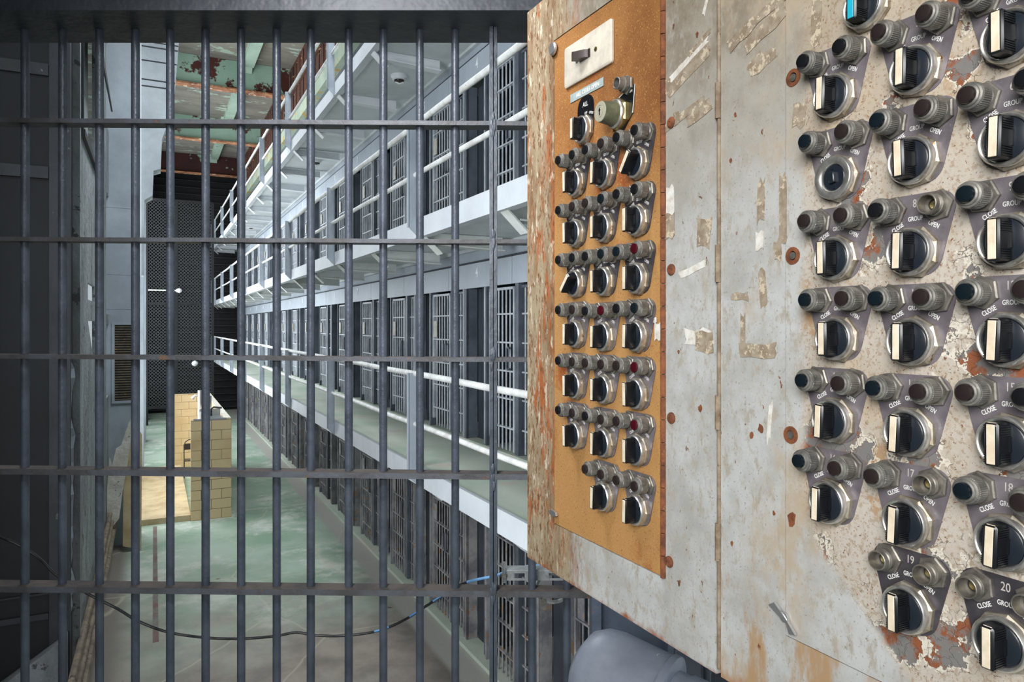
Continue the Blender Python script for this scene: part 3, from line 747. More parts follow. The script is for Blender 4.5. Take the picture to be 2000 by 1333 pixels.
# folding chair
t = thing('folding_chair', 'dark metal folding chair beside the tiled partition', 'chair', (0.72, 20.6, -4.0))
for x in (0, 0.38):
    MB().tube([(x, 0.0, 0.0), (x, 0.30, 0.84)], 0.014, 6).obj('leg', M['chair'], t)
    MB().tube([(x, 0.42, 0.0), (x, 0.05, 0.46)], 0.014, 6).obj('leg', M['chair'], t)
MB().tube([(0,0.28,0.8),(0.03,0.3,0.9),(0.12,0.31,0.96),(0.26,0.31,0.96),(0.35,0.3,0.9),(0.38,0.28,0.8)], 0.014, 6).obj('back_frame', M['chair'], t)
MB().box(0.01, 0.37, 0.27, 0.30, 0.70, 0.86).obj('backrest', M['chair'], t)
MB().box(0.0, 0.38, -0.05, 0.30, 0.44, 0.46).obj('seat', M['chair'], t)

tag(MB().box(-0.01, 0.06, 10.4, 16.4, -4.119, -4.117).obj('floor_line', M['red']), 'faded red line painted on the floor at the left', 'floor marking')

# ---------------------------------------------------------------- foreground bar screen (stands square to the view, 2 m away)
GD = 2.03
GM = Matrix.Rotation(-AY, 4, 'Z')       # local x = right, y = away, z = up
def gx(px, d=GD): return (px - 1000) / FPX * d
def gz(py, d=GD): return (HY - py) / FPX * d
g = thing('bar_screen', 'blue grey steel bar screen of round bars and flat rails across the view', 'bar screen', mat=GM)
bars = [-23, 49, 122.5, 194.5, 264.5, 332.5, 401.5, 471, 540.5, 607, 681, 749, 820, 889]
for px in bars:
    dx = random.uniform(-0.002, 0.002)
    MB().tube([(gx(px) , GD, gz(42)), (gx(px) + dx*0.3, GD, -0.3), (gx(px), GD, -1.498)], 0.0112, 14).obj('bar', M['bar'], g)
for px in (1039, 1107.5, 1176, 1244, 1313, 1381, 1450, 1519):
    MB().tube([(gx(px), GD, gz(42)), (gx(px), GD, -1.498)], 0.0112, 14).obj('bar', M['bar'], g)
# hinge stile made of two flats, with weld lumps
b = MB()
b.box(gx(956.5), gx(963.2), GD - 0.028, GD + 0.02, -1.498, gz(36)); b.box(gx(964.8), gx(971), GD - 0.025, GD + 0.02, -1.498, gz(36))
b.box(gx(963), gx(965), GD - 0.012, GD + 0.01, -1.498, gz(36))
b.obj('stile', M['bar'], g)
rows = [(242, 8.0), (470.5, 7.0), (699, 8.5), (924.5, 14.0), (1150.5, 13.0)]
rowh = [8.5, 8.0, 8.5, 11.0, 11.5]
for (yr, dl), hh in zip(rows, rowh):
    # rail slopes very slightly: lower on the right
    xl, xr = gx(-80), gx(1560); zl, zr = gz(yr - dl * 0.9), gz(yr + dl * 0.35)
    y0, y1 = GD - 0.026, GD + 0.026; th = hh / FPX * GD
    b = MB()
    n = 24
    vs = []; fs = []
    for i in range(n + 1):
        u = i / n; x = xl + (xr - xl) * u; z = zl + (zr - zl) * u
        jit = random.uniform(-0.0006, 0.0006)
        vs += [(x, y0, z - th + jit), (x, y1, z - th), (x, y1, z), (x, y0 , z + jit)]
    for i in range(n):
        for k in range(4):
            l = (k + 1) % 4; fs.append((i*4+k, i*4+l, (i+1)*4+l, (i+1)*4+k))
    fs = [f[::-1] for f in fs]
    fs += [(0,1,2,3), (n*4+3, n*4+2, n*4+1, n*4)]
    b.add(vs, fs)
    b.m = []
    for f in b.f:
        ff = [b.v[i] for i in f]; b.m.append(1 if len(f) == 4 and all(abs(v[2] - (zl + (zr - zl) * (v[0] - xl) / (xr - xl))) < 0.002 for v in ff) else 0)
    b.obj('cross_rail', [M['flat'], M['dust']], g, smooth=0)
# weld lumps where the rails meet the stile
for (yr, dl) in rows:
    b = MB(); zz = gz(yr + 4 + dl * 0.1)
    for k in range(7):
        a = random.uniform(-0.008, 0.008); c = random.uniform(-0.025, 0.025)
        r = random.uniform(0.004, 0.007)
        pr = [(0.001, -r), (r*0.7, -r*0.7), (r, 0), (r*0.7, r*0.7), (0.001, r)]
        bb = MB().lathe(pr, 8, c=(0, 0)); bb.v = [(v[0]*0.8 + gx(963.5) + a*0.7, v[1]*0.5 + GD - 0.027, v[2]*2.4 + zz + c) for v in bb.v]
        b.add(bb.v, bb.f)
    b.obj('weld', M['bar'], g)
# top rail
b = MB(); b.box(gx(-80), gx(1560), GD - 0.03, GD + 0.035, gz(44), gz(33)); b.obj('top_rail', M['flat'], g)
# lintel beam and control room shell, in the same square frame
def gstruct(name, mb, m):
    o = mb.obj(name, m); o.matrix_world = GM; return struct(o)
gstruct('trim_11', MB().box(-2.2, 2.3, 1.90, 2.12, gz(29.5, 1.93), 1.34), M['lintel'])
gstruct('ceiling_near', MB().box(-2.2, 2.3, -2.6, 2.12, 1.34, 1.45), M['dark2'])
gstruct('floor_near', MB().box(-2.2, 2.3, -2.6, 2.10, -1.62, -1.5), M['deck'])
gstruct('wall_near_left', MB().box(-2.3, -2.2, -2.6, 2.12, -1.5, 1.34), M['dark2'])

# mast (steel post) and motor housing below the cabinet
t = thing('steel_mast', 'blue grey steel post behind the cabinet, paint chipped along its edge', 'post', mat=GM)
MB().box(gx(1152, 1.98), gx(1170, 1.98), 1.93, 1.99, -1.498, 0.60).obj('edge_flange', M['mast'], t)
MB().box(gx(1170, 1.98), gx(1296, 1.98), 1.96, 1.98, -1.498, 0.60).obj('web', M['mast'], t)
MB().box(gx(1292, 1.98), gx(1303, 1.98), 1.90, 2.0, -1.498, 0.60).obj('edge_flange', M['mast'], t)
t = thing('door_motor', 'round nosed grey motor housing below the switch cabinet', 'motor housing', mat=GM)
# horizontal drum whose rounded end faces left, axis running right and towards the camera
ax = Vector((0.80, -0.52, -0.20)).normalized()
def gp(px, py, d): return Vector((gx(px, d), d, gz(py, d)))
cst = gp(1174, 1318, 1.66); R0 = 0.108
Q = ax.to_track_quat('Z', 'X').to_matrix()
def lathe_on(prof, n, c, name, m):
    b = MB().lathe(prof, n); b.v = [tuple(Q @ Vector(v) + c) for v in b.v]; return b.obj(name, m, t)
lathe_on([(0.01,-0.062),(0.05,-0.058),(0.085,-0.04),(0.102,-0.012),(0.108,0.02),(0.108,0.14),(0.112,0.145),(0.112,0.16),(0.104,0.165)], 36, cst, 'housing', M['pipe_grey'])
lathe_on([(0.085,0.15),(0.085,0.19),(0.09,0.20),(0.09,0.30),(0.086,0.31)], 30, cst, 'collar', M['pipe_grey'])
lathe_on([(0.075,0.30),(0.075,0.60)], 30, cst, 'tube', M['pipe_grey'])
b = MB(); p0 = cst + Vector((0.06, -0.06, 0)); b.tube([p0, (p0.x, p0.y, -1.498)], 0.03, 12); b.obj('stand', M['pipe_grey'], t)

# strut, bolt and pipe clamp lying on the fifth rail
t = thing('slotted_strut', 'short galvanised slotted channel resting on the cross rail', 'strut channel', mat=GM)
zs = gz(1143)
b = MB(); x0, x1 = gx(990, 2.05), gx(1112, 2.05); yb = GD + 0.03
b.box(x0, x1, yb, yb + 0.035, zs + 0.030, zs + 0.033); 
slots = [(gx(1003,2.05), gx(1026,2.05)), (gx(1072,2.05), gx(1094,2.05))]
xs = [x0] + [v for s_ in slots for v in s_] + [x1]
for i in range(0, len(xs), 2): b.box(xs[i], xs[i+1], yb - 0.002, yb + 0.001, zs + 0.002, zs + 0.030)
for s0, s1 in slots: b.box(s0, s1, yb - 0.002, yb + 0.001, zs + 0.002, zs + 0.008); b.box(s0, s1, yb - 0.002, yb + 0.001, zs + 0.023, zs + 0.030)
b.obj('channel', M['galv'], t)
MB().tube([(x0 - 0.008, yb, zs - 0.005), (x0 - 0.008, yb, zs + 0.055)], 0.0045, 8).obj('bolt', M['galv'], t)
b = MB().lathe([(0.011,0),(0.011,0.009)], 6); b.v = [(v[0] + x0 - 0.008, v[1] + yb, v[2] + zs + 0.012) for v in b.v]; b.obj('bolt_nut', M['nut2'], t)
t = thing('conduit_clamp', 'round galvanised conduit clamp hanging below the cross rail', 'clamp', mat=GM)
b = MB(); cc = (gx(1080, 2.08), 2.085, gz(1150, 2.08))
b.tube([(cc[0] + 0.048*math.cos(a), cc[1], cc[2] + 0.042*math.sin(a)) for a in [2*PI*i/24 for i in range(25)]], 0.006, 6); b.obj('ring', M['galv'], t)
b = MB(); b.box(cc[0]-0.035, cc[0]-0.02, cc[1]-0.012, cc[1]+0.01, cc[2]-0.06, cc[2]-0.028); b.obj('lug', M['nut2'], t)

# cable looping behind the bars
cp = [(-40,1035),(30,1062),(75,1090),(115,1128),(180,1165),(230,1190),(270,1214),(330,1236),(410,1247),(480,1248),(540,1243),(578,1236),(610,1241),(660,1243),(720,1237),(760,1226),(800,1206),(830,1186),(862,1166),(890,1148),(912,1138),(940,1131),(965,1126),(1000,1114),(1030,1107),(1060,1106),(1078,1112),(1100,1122)]
pts = []
for i, (x, y) in enumerate(cp):
    d = 2.12 if 60 < i else 2.10 + 0.10 * math.sin(i / len(cp) * PI)
    pts.append((gx(x, d), d, gz(y, d)))
def smooth_pts(p, n=4):
    out = []
    P = [Vector(q) for q in p]
    for i in range(len(P) - 1):
        a, b_, c, d = P[max(i-1,0)], P[i], P[i+1], P[min(i+2, len(P)-1)]
        for k in range(n):
            u = k / n
            out.append(0.5*((2*b_) + (c-a)*u + (2*a-5*b_+4*c-d)*u*u + (3*b_-a-3*c+d)*u**3))
    out.append(P[-1]); return out
sp = smooth_pts(pts)
t = thing('cable', 'black cable with blue highlights sagging behind the bars', 'cable', mat=GM)
MB().tube(sp[:81], 0.0042, 8).obj('black_run', M['cable'], t)
MB().tube(sp[80:], 0.0042, 8).obj('blue_highlight', M['cable_highlight'], t)  # highlights on the black cable, put in as blue coloured tubes
for a_, b_ in ((57, 60), (64, 66), (70, 73)):
    MB().tube([p + Vector((0, -0.0012, 0.0012)) for p in sp[a_:b_+1]], 0.0036, 6).obj('blue_highlight', M['cable_highlight'], t)

# ---------------------------------------------------------------- switch cabinet
XP = 0.684
ZT, ZBOT = 0.64, -0.474
YL = on_x(1030, 600, XP).y; YM = on_x(1399, 600, XP).y; YM2 = on_x(1408, 600, XP).y; YR = -0.10
IZ0, IZ1 = -0.378, 0.543
IY1 = on_x(1082, 600, XP).y; IY0 = on_x(1291, 600, XP).y
cl = thing('switch_cabinet', 'rust streaked grey steel cabinet with ochre switch panel, left of the hinge seam', 'cabinet', (XP, YL, ZBOT))
def cobj(mb, name, m, parent, smooth=35):
    base = Vector(parent.location)
    mb.v = [tuple(Vector(v) - base) for v in mb.v]
    return mb.obj(name, m, parent, smooth)
def frame_with_hole(y0, y1, z0, z1, hy0, hy1, hz0, hz1, x0, x1):
    b = MB()
    for a0, a1, c0, c1 in ((y0, hy0, z0, z1), (hy1, y1, z0, z1), (hy0, hy1, z0, hz0), (hy0, hy1, hz1, z1)):
        if a1 - a0 > 1e-6 and c1 - c0 > 1e-6: b.box(x0, x1, a0, a1, c0, c1)
    return b
G = 0.0016
b = frame_with_hole(YM, YL, ZBOT, ZT, IY0 - G, IY1 + G, IZ0 - G, IZ1 + G, XP, XP + 0.004)
cobj(b, 'face', M['cab_left'], cl)
b = MB(); b.box(XP + 0.0041, XP + 0.17, YM, YL, ZBOT, ZBOT + 0.002); b.box(XP + 0.0041, XP + 0.17, YM, YL, ZT - 0.002, ZT)
b.box(XP + 0.0041, XP + 0.17, YL - 0.002, YL, ZBOT + 0.002, ZT - 0.002); b.box(XP + 0.0041, XP + 0.17, YM, YM + 0.002, ZBOT + 0.002, ZT - 0.002)
b.box(XP + 0.165, XP + 0.17, YM + 0.002, YL - 0.002, ZBOT + 0.002, ZT - 0.002)
cobj(b, 'housing', M['cab_left'], cl)
ip = cobj(MB().box(XP + 0.001, XP + 0.004, IY0, IY1, IZ0, IZ1), 'panel', M['inner'], cl)
# piano hinge at the right edge of the ochre panel
b = MB(); n = 30; zz0, zz1 = IZ0, ZT
for i in range(n):
    a = zz0 + (zz1 - zz0) * i / n; c = a + (zz1 - zz0) / n - 0.0012
    yy = on_x(1297, 600, XP).y
    b.tube([(XP - 0.0015, yy, a), (XP - 0.0015, yy, c)], 0.0045, 10)
cobj(b, 'hinge', M['ruststeel'], cl)
cr = thing('switch_cabinet', 'larger pale grey steel cabinet with flaking switch door, right of the hinge seam', 'cabinet', (XP, YM2, ZBOT))
SY = on_x(1536, 600, XP).y
DZ0 = -0.374
b = frame_with_hole(YR, YM2, ZBOT, ZT, YR + 0.05, SY + G, DZ0 - G, ZT - 0.02, XP, XP + 0.004)
cobj(b, 'face', M['cab_right'], cr)
dr = cobj(MB().box(XP - 0.001, XP + 0.004, YR + 0.052, SY, DZ0, ZT - 0.022), 'door', M['cab_door'], cr)
b = MB(); b.box(XP + 0.0041, XP + 0.17, YR, YM2, ZBOT, ZBOT + 0.002); b.box(XP + 0.0041, XP + 0.17, YR, YM2, ZT - 0.002, ZT)
b.box(XP + 0.0041, XP + 0.17, YM2 - 0.002, YM2, ZBOT + 0.002, ZT - 0.002); b.box(XP + 0.165, XP + 0.17, YR, YM2 - 0.002, ZBOT + 0.002, ZT - 0.002)
cobj(b, 'housing', M['cab_right'], cr)
# seam hinge between the two cabinets: thin long leaf plus a few thicker knuckles
yy = on_x(1405, 600, XP).y
b = MB(); b.tube([(XP - 0.001, yy - 0.0007, ZBOT + 0.01), (XP - 0.001, yy - 0.0007, ZT)], 0.0027, 10)
cobj(b, 'hinge', M['seam'], cr)
for y0_, y1_ in ((165, 235), (480, 552), (772, 838), (1020, 1092)):
    d = 0.975
    b = MB(); b.tube([(XP - 0.0025, yy, (HY - y1_) / FPX * d), (XP - 0.0025, yy, (HY - y0_) / FPX * d)], 0.0042, 10); cobj(b, 'knuckle', M['seam'], cr)
b = MB().box(XP + 0.002, XP + 0.01, YM, YM2, ZBOT + 0.01, ZT - 0.005); cobj(b, 'seam_shadow_backing', M['black_steel'], cr)  # black strip in the gap, stands in for the seam's shadow line

def on_face(px, py): return on_x(px, py, XP)
# screws (left cabinet) and rusty holes (right cabinet)
def child_face(parent, name, mb, m, px, py, off=0.0, spin=0.0):
    p = on_face(px, py); p.x -= off
    o = mb.obj(name, m, None); o.parent = parent
    o.matrix_local = Matrix.Translation(-Vector(parent.location)) @ face_mat(p, spin)
    return o
for px, py in ((1312, 240), (1312, 527), (1312, 817), (1308, 1098)):
    child_face(cl, 'screw', MB().lathe([(0.0085,0),(0.0085,0.002),(0.006,0.0045),(0.0022,0.005),(0.0022,0.003)], 16), M['ruststeel'], px, py)
for px, py in ((1551, 152), (1550, 500), (1546, 850)):
    child_face(cr, 'screw_hole', MB().lathe([(0.0105,0.0),(0.0105,0.0012),(0.0058,0.0016),(0.0052,-0.0005)], 18, True, True), M['ruststeel'], px, py, 0.001)
    child_face(cr, 'screw_hole', MB().lathe([(0.0045,0.0),(0.0045,0.0008)], 14), M['nut2'], px, py, 0.0015)
# slotted thumb screw, lower clip, wing latch
o = child_face(cl, 'thumb_screw', MB().lathe([(0.009,0),(0.0125,0.003),(0.0125,0.006),(0.010,0.008)], 20), M['silver'], 1084, 96)
b = MB(); b.prism([(-0.012,0.0),(-0.006,0.006),(0.012,0.004),(0.014,-0.003),(0.002,-0.006),(-0.008,-0.004)][::-1], 0.002, 0.007)
child_face(cl, 'latch_clip', b, M['silver'], 1084, 1002)
b = MB()
b.lathe([(0.006,0),(0.006,0.006)], 12)
for sgn in (-1, 1):
    b.add([(0,0.004*sgn,0.003),(0.004,0,0.003),(0.016*sgn+0.003,0.014*-sgn,0.004),(0.016*sgn-0.006,0.012*-sgn-0.004,0.004),
           (0,0.004*sgn,0.007),(0.004,0,0.007),(0.016*sgn+0.003,0.014*-sgn,0.008),(0.016*sgn-0.006,0.012*-sgn-0.004,0.008)],
          [(0,1,2,3),(7,6,5,4),(0,4,5,1),(1,5,6,2),(2,6,7,3),(3,7,4,0)])
child_face(cr, 'wing_latch', b, M['silver'], 1537, 1205)
# flat stains: dried tape glue and paper shreds, each a thin flake on the face
FK = [0]
def flake(px, py, wd, ht, spin, parent, m, jag=0.25, name='tape_residue', off=0.0004):
    FK[0] += 1; P = []; jag = min(jag, 0.35); off = 0.0003 + 0.00007 * (FK[0] % 9) + (0.001 if px > 1536 else 0)
    per = [(-1,-1),(-0.3,-1),(0.35,-1),(1,-1),(1,-0.3),(1,0.4),(1,1),(0.4,1),(-0.2,1),(-1,1),(-1,0.3),(-1,-0.35)]
    for x, y in per:
        P.append((wd/2*x*(1 + random.uniform(-jag, jag)*0.35), ht/2*y*(1 + random.uniform(-jag, jag))))
    child_face(parent, name, MB().prism(P, 0, 0.00035), m, px, py, off, spin)
R_ = M['residue']; W_ = M['residue2']
for a in ((1340,132,0.10,0.030,0.38,cl,R_),(1345,118,0.085,0.010,0.40,cl,W_),(1366,85,0.05,0.008,0.42,cl,R_),(1335,225,0.10,0.012,0.25,cl,R_),(1365,222,0.05,0.016,0.30,cl,R_),(1322,230,0.012,0.02,0.1,cl,R_),
          (1310,400,0.018,0.055,0.0,cl,W_),(1310,440,0.02,0.035,0.0,cl,R_),(1375,455,0.028,0.04,-0.1,cl,R_),(1352,527,0.055,0.010,0.22,cl,W_),
          (1365,660,0.055,0.022,0.05,cl,W_,0.6),(1376,668,0.036,0.03,0,cl,R_,0.2),(1285,648,0.014,0.026,0,cl,W_,0.2),(1280,625,0.008,0.008,0,cl,W_,0.6),
          (1495,55,0.07,0.022,0.36,cr,R_),(1500,20,0.06,0.012,0.3,cr,R_),(1450,65,0.05,0.018,0.35,cr,R_),(1488,120,0.045,0.02,0.2,cr,R_,0.5),
          (1596,40,0.014,0.055,-0.05,cr,R_),(1563,225,0.020,0.03,-0.1,cr,R_,0.3),(1487,395,0.012,0.05,-0.03,cr,R_),(1484,470,0.013,0.022,-0.02,cr,W_),(1530,410,0.012,0.09,0.0,cr,R_,0.2),
          (1520,488,0.012,0.022,0.1,cr,R_,0.6),(1480,685,0.06,0.018,0.02,cr,R_,0.2),(1452,650,0.008,0.05,0.0,cr,R_,0.2),(1490,560,0.012,0.05,0.1,cr,R_,0.6),(1445,580,0.03,0.010,0,cr,R_,0.3),
          (1504,825,0.006,0.045,-0.1,cr,W_,0.6)):
    flake(*a[:7], **({'jag': a[7]} if len(a) > 7 else {}))
for px, py, r in ((1548,1015,0.010),(1486,837,0.007),(1468,850,0.006),(1512,1003,0.004),(1430,1062,0.004),(1437,225,0.004),(1428,314,0.004),(1362,67,0.005),(1326,688,0.004),(1368,798,0.006)):
    pr = []
    for i in range(9):
        a = 2*PI*i/9; rr = r*random.uniform(0.6, 1.1); pr.append((rr*math.cos(a)*0.7, rr*math.sin(a)))
    par = cl if px < 1400 else cr
    child_face(par, 'rust_spot', MB().prism(pr, 0, 0.0004), M['ruststeel'], px, py, 0.0012 if px > 1536 else 0.0004)

# ---------------------------------------------------------------- switch stations
def plate_outline():
    # rounded trapezoid: wide top with two lamp ears, narrowing towards the selector
    P = []
    def arc(cx, cy, r, a0, a1, n=6):
        for i in range(n + 1):
            a = a0 + (a1 - a0) * i / n; P.append((cx + r*math.cos(a), cy + r*math.sin(a)))
    arc(0.0255, 0.0425, 0.0155, -0.25, PI/2)
    arc(-0.0255, 0.0425, 0.0155, PI/2, PI + 0.25)
    arc(-0.008, -0.004, 0.020, PI + 0.25, 1.5*PI)
    arc(0.008, -0.004, 0.020, 1.5*PI, 2*PI - 0.25)
    return P
ME = {}
ME['nameplate'] = MB().prism(plate_outline(), 0.0, 0.0010).mesh('nameplate', M['name'])
ME['nameplate_k'] = MB().prism(plate_outline(), 0.0, 0.0010).mesh('nameplate', M['name_k'])
def nut_mesh(n, r, h, z0, m, name, cham=0.86):
    b = MB(); b.lathe([(r, z0), (r, z0 + h*0.72), (r*cham*1.06, z0 + h), (r*0.78, z0 + h)], n, ph=PI/n); return b.mesh(name, m, 20)
ME['nut'] = nut_mesh(8, 0.0268, 0.0062, 0.001, M['nut'], 'nut')
ME['bezel'] = MB().lathe([(0.0236,0.004),(0.0240,0.0105),(0.0236,0.0128),(0.0222,0.0142),(0.0206,0.0138),(0.0196,0.0122),(0.0194,0.0085),(0.001,0.0085)], 40, False, True).mesh('bezel', M['chrome'], 50)
ME['bezel_flat'] = MB().lathe([(0.0236,0.004),(0.0240,0.0105),(0.0234,0.0130),(0.0222,0.0138),(0.0160,0.0130),(0.0145,0.0110),(0.0143,0.008),(0.001,0.008)], 40, False, True).mesh('bezel', M['chrome'], 50)
def dial():
    b = MB(); b.lathe([(0.0190,0.0086),(0.0190,0.0118),(0.0180,0.0126),(0.001,0.0128)], 36); return b.mesh('dial', M['disc'], 40)
ME['dial'] = dial()
def knob():
    b = MB(); b.cbox(-0.0062, 0.0062, -0.0188, 0.0188, 0.0128, 0.0305, 0.0016)
    # ribs on both flanks, top and bottom, hollow in the middle
    for s in (-1, 1):
        for yc in (-1, 1):
            for i in range(5):
                y = yc * (0.0080 + i * 0.0020)
                b.box(s*0.0060, s*0.0072, y - 0.0006, y + 0.0006, 0.0130, 0.0285)
        b.box(s*0.0060, s*0.0080, -0.0070, 0.0070, 0.0130, 0.0148)
    return b.mesh('knob', M['black'], 30)
ME['knob'] = knob()
def inlay(m, nm):
    b = MB(); b.cbox(-0.0036, 0.0036, -0.0172, 0.0172, 0.0303, 0.0309, 0.0004)
    b.add([(-0.0036,0.0174,0.0290),(0.0036,0.0174,0.0290),(0.0036,0.0190,0.0276),(-0.0036,0.0190,0.0276),(-0.0036,0.0172,0.0306),(0.0036,0.0172,0.0306),(0.0036,0.0192,0.0280),(-0.0036,0.0192,0.0280)],
          [(0,1,2,3),(7,6,5,4),(0,4,5,1),(1,5,6,2),(2,6,7,3),(3,7,4,0)])
    return b.mesh(nm, m, 30)
ME['inlay'] = inlay(M['cream'], 'pointer_inlay'); ME['inlay_blue'] = inlay(M['blue'], 'pointer_inlay')
def stub():
    b = MB(); b.lathe([(0.0140,0.0082),(0.0140,0.0100),(0.0132,0.0106),(0.001,0.0106)], 28); b.cbox(-0.0035,0.0035,-0.006,0.006,0.0106,0.0150,0.0008)
    b.lathe([(0.0016,0.0106),(0.0016,0.0118)], 8, c=(0.0,0.0105)); b.lathe([(0.0016,0.0106),(0.0016,0.0118)], 8, c=(0.0,-0.0105)); return b.mesh('stub', M['disc'], 30)
ME['stub'] = stub()
ME['lamp_nut'] = nut_mesh(6, 0.0160, 0.0040, 0.001, M['nut2'], 'lamp_nut')
_b = MB().lathe([(0.0105,0.004),(0.0105,0.0050),(0.0100,0.0056),(0.0105,0.0062),(0.0100,0.0068),(0.0105,0.0074),(0.0105,0.0090),(0.0120,0.0095),(0.0120,0.0228),(0.0124,0.0232),(0.0120,0.0242),(0.0104,0.0248),(0.0098,0.0262),(0.0084,0.0268)], 40, False, True)
_b.lathe([(0.0119,0.0098),(0.0127,0.0106),(0.0127,0.0218),(0.0119,0.0226)], 84, False, False, 0.045)
ME['lamp_body'] = _b.mesh('collar', M['collar'], 18)
for kk in 'ktrm':
    ME['lens_' + kk] = MB().lathe([(0.0080,0.0262),(0.0080,0.0290),(0.0074,0.0302),(0.0055,0.0308),(0.001,0.0311)], 24, False, True).mesh('lens', M['lens_' + kk], 40)
ME['socket'] = MB().lathe([(0.0108,0.004),(0.0108,0.010),(0.0094,0.0105),(0.0094,0.0112),(0.0100,0.0118),(0.0094,0.0124),(0.0100,0.0130),(0.0094,0.0136),(0.0100,0.0142),(0.0100,0.0195),(0.0094,0.0200),(0.0086,0.0198),(0.0086,0.0080),(0.0056,0.0080),(0.0056,0.0030)], 30, False, True).mesh('socket_tube', M['nut2'], 40)
ME['socket_in'] = MB().lathe([(0.0054,0.0031),(0.0040,0.0080),(0.001,0.0082)], 16).mesh('contact', M['brass'], 40)
def letters(words):
    mb = MB()
    for s, x, y, rot in words:
        me = text_mesh(s, 0.0064, M['letter'], 0.0001, 0.72, bold=0.00008)
        R = Matrix.Translation((x, y, 0.0011)) @ Matrix.Rotation(rot, 4, 'Z')
        mb.add([R @ v.co for v in me.vertices], [tuple(p.vertices) for p in me.polygons])
        bpy.data.meshes.remove(me)
    return mb.mesh('lettering', M['letter'], 0)
ME['letters'] = letters([('CLOSE', -0.0185, 0.0262, 0.5), ('GROUP', 0.0005, 0.0335, 0.0), ('OPEN', 0.0195, 0.0255, -0.5)])
def child(name, me, parent, mat=None): return put(name, me, parent, mat)
T = Matrix.Translation
def lamp(parent, x, y, kind):
    if kind == 's':
        a = child('lamp_socket', ME['lamp_nut'], parent, T((x, y, 0.0)) @ Matrix.Rotation(random.uniform(0, 1), 4, 'Z'))
        child('tube', ME['socket'], a); child('contact', ME['socket_in'], a)
    else:
        a = child('indicator_lamp', ME['lamp_nut'], parent, T((x, y, 0.0)) @ Matrix.Rotation(random.uniform(0, 1), 4, 'Z'))
        child('collar', ME['lamp_body'], a); child('lens', ME['lens_' + kind], a)
def station(px, py, num, lamps, label, group, plate='nameplate', spin=0.0, variant='knob', inl='inlay', front=True, off=0.0):
    # (px, py) is where the rim of the selector shows in the photo: 13 mm out of the face
    p = on_x(px, py, XP - 0.013); p.x = XP - off
    t = thing('switch_station', label, 'switch', group=group, mat=face_mat(p))
    pl = child('nameplate', ME[plate], t)
    child('lettering', ME['letters'], pl)
    if num is not None:
        child('number', text_mesh(str(num), 0.0115, M['engrave'], 0.0002, 0.75), pl, T((0, 0.0485, 0.0011)))
    child('nut', ME['nut'], t, Matrix.Rotation(random.uniform(0, 0.8), 4, 'Z'))
    if variant == 'bare':
        child('bezel', ME['bezel_flat'], t); child('switch_stub', ME['stub'], t, Matrix.Rotation(0.1, 4, 'Z'))
    else:
        child('bezel', ME['bezel'], t)
        R = Matrix.Rotation(spin, 4, 'Z'); child('dial', ME['dial'], t, R)
        k = child('knob', ME['knob'], t, R); child('pointer_inlay', ME[inl], k)
    lamp(t, -0.0240, 0.0435, lamps[0]); lamp(t, 0.0240, 0.0435, lamps[1])
    return t
LN = {'k': 'black', 't': 'teal', 'r': 'red', 'm': 'brown', 's': 'empty'}
gr = 'large switch stations on the flaking door'
A_ = [(1622,187),(1626,347),(1624,505),(1626,662),(1619,822),(1613,982)]
B_ = [(1779,136),(1776,313),(1773,492),(1773,668),(1767,846),(1764,1022),(1764,1192)]
C_ = [(1968,69),(1963,272),(1961,470),(1960,665),(1959,866),(1955,1063),(1950,1259)]
lampsR = {1:'kk',2:'mm',3:'km',4:'tm',5:'tm',6:'mk',7:'mm',8:'ks',9:'tk',10:'tm',11:'tm',12:'tm',13:'tm',14:'tm',15:'mk',16:'tm',17:'ms',18:'tm',19:'ss',20:'ss'}
n = 0
for r in range(7):
    for ci, col in enumerate((A_, B_, C_)):
        if r == 6 and ci == 0: continue
        n += 1
        px, py = col[r]
        lm = lampsR[n]; kw = {}
        if n >= 19: kw['plate'] = 'nameplate_k'
        if n == 4: kw['variant'] = 'bare'
        colw = ['left', 'middle', 'right'][ci]
        extra = {4: 'with bare rim and no knob', 8: 'with empty right lamp socket', 17: 'with empty right lamp socket', 19: 'with two empty lamp sockets, bottom of middle column', 20: 'with dark plate, lowest in the right column'}.get(n, 'with cream striped knob, two lamps')
        lab = 'switch station %d, %s, row %s of the %s column' % (n, extra, ['one','two','three','four','five','six','seven'][r], colw) if n not in (19, 20) else 'switch station %d %s' % (n, extra)
        station(px, py, n, lm, lab, gr, spin=random.uniform(-0.05, 0.03), off=0.001, **kw)
# spare selector above the left column, blue inlay, no plate
p = on_x(1684, 10, XP - 0.013); p.x = XP - 0.001
t = thing('selector_switch', 'selector switch with blue striped knob at the top of the flaking door', 'switch', mat=face_mat(p))
child('nut', ME['nut'], t); child('bezel', ME['bezel'], t); child('dial', ME['dial'], t); k = child('knob', ME['knob'], t); child('pointer_inlay', ME['inlay_blue'], k)

